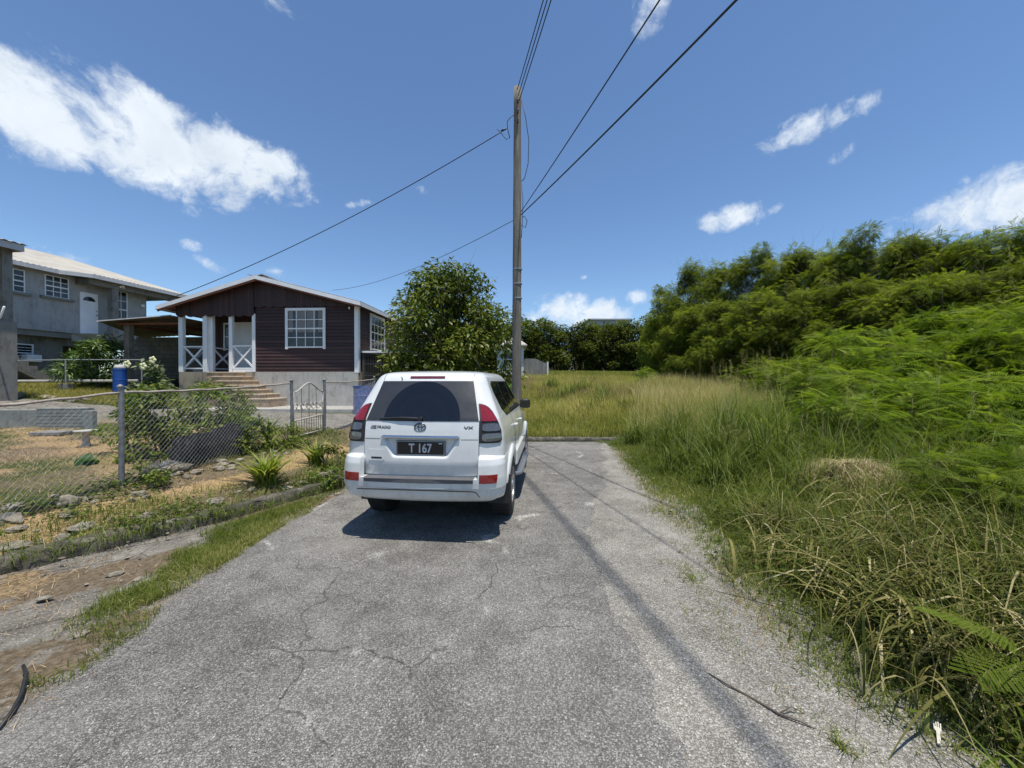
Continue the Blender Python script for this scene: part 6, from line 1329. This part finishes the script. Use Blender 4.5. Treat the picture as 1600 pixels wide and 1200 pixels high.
# matted straw hump
r = np.random.RandomState(9); n = 5200; a = r.rand(n) * 6.283; q = np.sqrt(r.rand(n)); lump = 1 + .14 * np.sin(a * 3 + 1) + .08 * np.sin(a * 7)
P = np.stack([.46 * q * lump * np.cos(a), .36 * q * lump * np.sin(a), .34 * (1 - q ** 2.4) + .05 * np.sin(a * 2 + q * 5) + .03], 1)
v, f = blades(P, .08 + .20 * r.rand(n), .004 + .007 * r.rand(n), r.rand(n) * 6.283, .8 + .6 * r.rand(n), 5, .35 + .5 * r.rand(n), None, r)
G_pale = leafmat('pale_straw', [(.20, .16, .07), (.38, .31, .15), (.54, .46, .26), (.66, .58, .38)], .8, .25, ttint=(1.1, 1.05, .9))
th = thing('straw_mound', 'low mound of matted pale dead straw among the right hand weeds', 'mound', (4.47, 5.0, hz(4.47, 5.0) + .16)); mk('straw', v, f, G_pale, th, tint=np.repeat(np.clip(.55 + .25 * r.randn(n), 0, 1), 5))
me = rock_mesh(4, .42, .33, .33, .1); me.materials.append(plain('mound_core', (.10, .075, .04), .95)); mc = bpy.data.objects.new('core', me); COL.objects.link(mc); mc.parent = th
# green weeds lower right and one near bipinnate leaf spray
for i, (x, y, L) in enumerate(((2.35, 1.75, .38), (2.7, 1.75, .5), (2.15, 1.5, .3), (3.1, 1.7, .6))): clump('broad_grass', 'broad bladed green weed in the bottom right corner, %s from the left' % ORD[(1, 2, 0, 3)[i]], x, y, 60, L, .022, .3, .95, 390 + i, G_guinea, .10, .5, 6, 0, 'broad bladed weeds in the bottom right corner', .05)
TL = tmpl_bipinnate(11, .42, 16, .05, .012, .25, .25)
nf = thing('tamarind_sapling', 'near spray of fine bright green feathery leaves at the right edge', 'sapling', (2.60, 1.93, hz(2.60, 1.93) - .28))
D = np.array([(-.35, -.8, .15), (-.9, -.3, .25), (.3, -.9, .1), (-.6, .3, .4), (.6, -.5, .3), (-.1, -.6, -.2)]); V, F, t = inst(TL[0], TL[1], frames(D, np.array([.1, -.2, .2, 0, .1, .1])), np.full(6, .36), np.array([(0, 0, .52), (0, 0, .60), (.05, 0, .46), (0, 0, .66), (.03, 0, .58), (.02, -.02, .40)]), np.array([.5, .6, .4, .7, .5, .35])); mk('leaves', V, F, G_bright, nf, tint=t)
w = MB(); w.tube([(0, 0, -.05), (.01, .0, .3), (0, 0, .68)], [.008, .006, .003], 6); w.out('stem', bark, nf)
# small tuft on the gravel, bottom
clump('gravel_weed', 'small spiky green tuft alone on the gravel at the bottom', 1.56, 1.80, 55, .11, .006, .5, 1.0, 401, G_grass, .02, .3, 4, 0, None, .15, 'weed')
clump('gravel_weed', 'flat green tuft on the pale gravel right of the car', 1.93, 5.05, 160, .14, .008, .5, 1.0, 402, G_grass, .11, .3, 4, 0, None, .05, 'weed')
clump('gravel_weed', 'little green weed on the gravel near the grass edge', 1.55, 3.35, 60, .12, .007, .5, 1.0, 403, G_grass, .05, .3, 4, 0, None, .05, 'weed')

# low broad leaved weeds and creeping plants, too many to count
def leafy(name, P, size, mat, seed, lift=(.01, .10)):
    r = np.random.RandomState(seed); n = len(P); P = P.copy(); P[:, 2] += lift[0] + (lift[1] - lift[0]) * r.rand(n); D = r.randn(n, 3); D[:, 2] = .25 * r.rand(n) + .05
    V, F, t = inst(TBW[0], TBW[1], frames(D, r.randn(n) * .5), size[0] + (size[1] - size[0]) * r.rand(n), P, np.clip(.4 + .25 * r.randn(n), 0, 1)); return tag(mk(name, V, F, mat, tint=t), kind='stuff')
rl = np.random.RandomState(88)
P = scatter(60000, -6.2, -2.7, 2.3, 9.6, lambda x, y: np.clip((np.exp(-((kv(x, y) + .22) / .25) ** 2) + 1.0 * np.exp(-((x - fencex(y)) / .32) ** 2)) * (.35 + 1.0 * wob(x, y, 2.4, 71)), 0, 1) * (kv(x, y) < .06), rl)
leafy('low_weeds', P, (.02, .05), G_shrub, 1, (.0, .13))
P = scatter(26000, 1.9, 5.5, 1.6, 9, lambda x, y: np.clip((ge(x, y) - .1) * 2, 0, 1) * np.clip(.1 + 1.0 * wob(x, y, 2.0, 72), 0, 1), rl); leafy('verge_weeds', P, (.02, .055), G_shrub, 2, (.02, .30))
P = scatter(14000, -13, -5, 5, 10, lambda x, y: np.clip(.0 + 1.0 * wob(x, y, 1.3, 73), 0, 1), rl); leafy('lawn_weeds', P, (.02, .05), G_shrub, 3, (.0, .06))
# dead leaf litter and straw bits along the verge edges
P = scatter(26000, 1.2, 3.0, 1.4, 10, lambda x, y: np.clip(np.exp(-((x - GE(y) + .05) / .14) ** 2) * (.6 + .8 * wob(x, y, 2.6, 74)), 0, 1), rl); P[:, 2] = np.maximum(P[:, 2], .012)
emit('edge_litter', [grass('', P, (.02, .07), (.003, .006), (1.0, 1.7), None, 2, .1, .0, .25)], G_straw)
P = scatter(16000, -4.6, -2.3, 1.6, 9, lambda x, y: (kv(x, y) > .2) * (x < XL(y) + .12) * np.clip(.2 + .8 * wob(x, y, 2.6, 75), 0, 1), rl); P[:, 2] = .004
emit('verge_litter', [grass('', P, (.02, .08), (.003, .006), (1.0, 1.7), None, 2, .1, .0, .25)], G_straw)

th = bpy.data.objects['straw_mound']; th.scale = (1.15, 1.0, .85)
# loose dead straw fallen round the mound, and bare dead twigs standing in the thicket edge
P = scatter(9000, 3.6, 5.6, 4.0, 6.2, lambda x, y: np.exp(-((x - 4.45) ** 2 + (y - 4.85) ** 2) / .35), rl); P[:, 2] += .25 * np.exp(-((P[:, 0] - 4.47) ** 2 + (P[:, 1] - 5.0) ** 2) / .3)
emit('loose_straw', [grass('', P, (.10, .32), (.004, .008), (.7, 1.5), None, 4, .5, .1, .25)], G_pale)
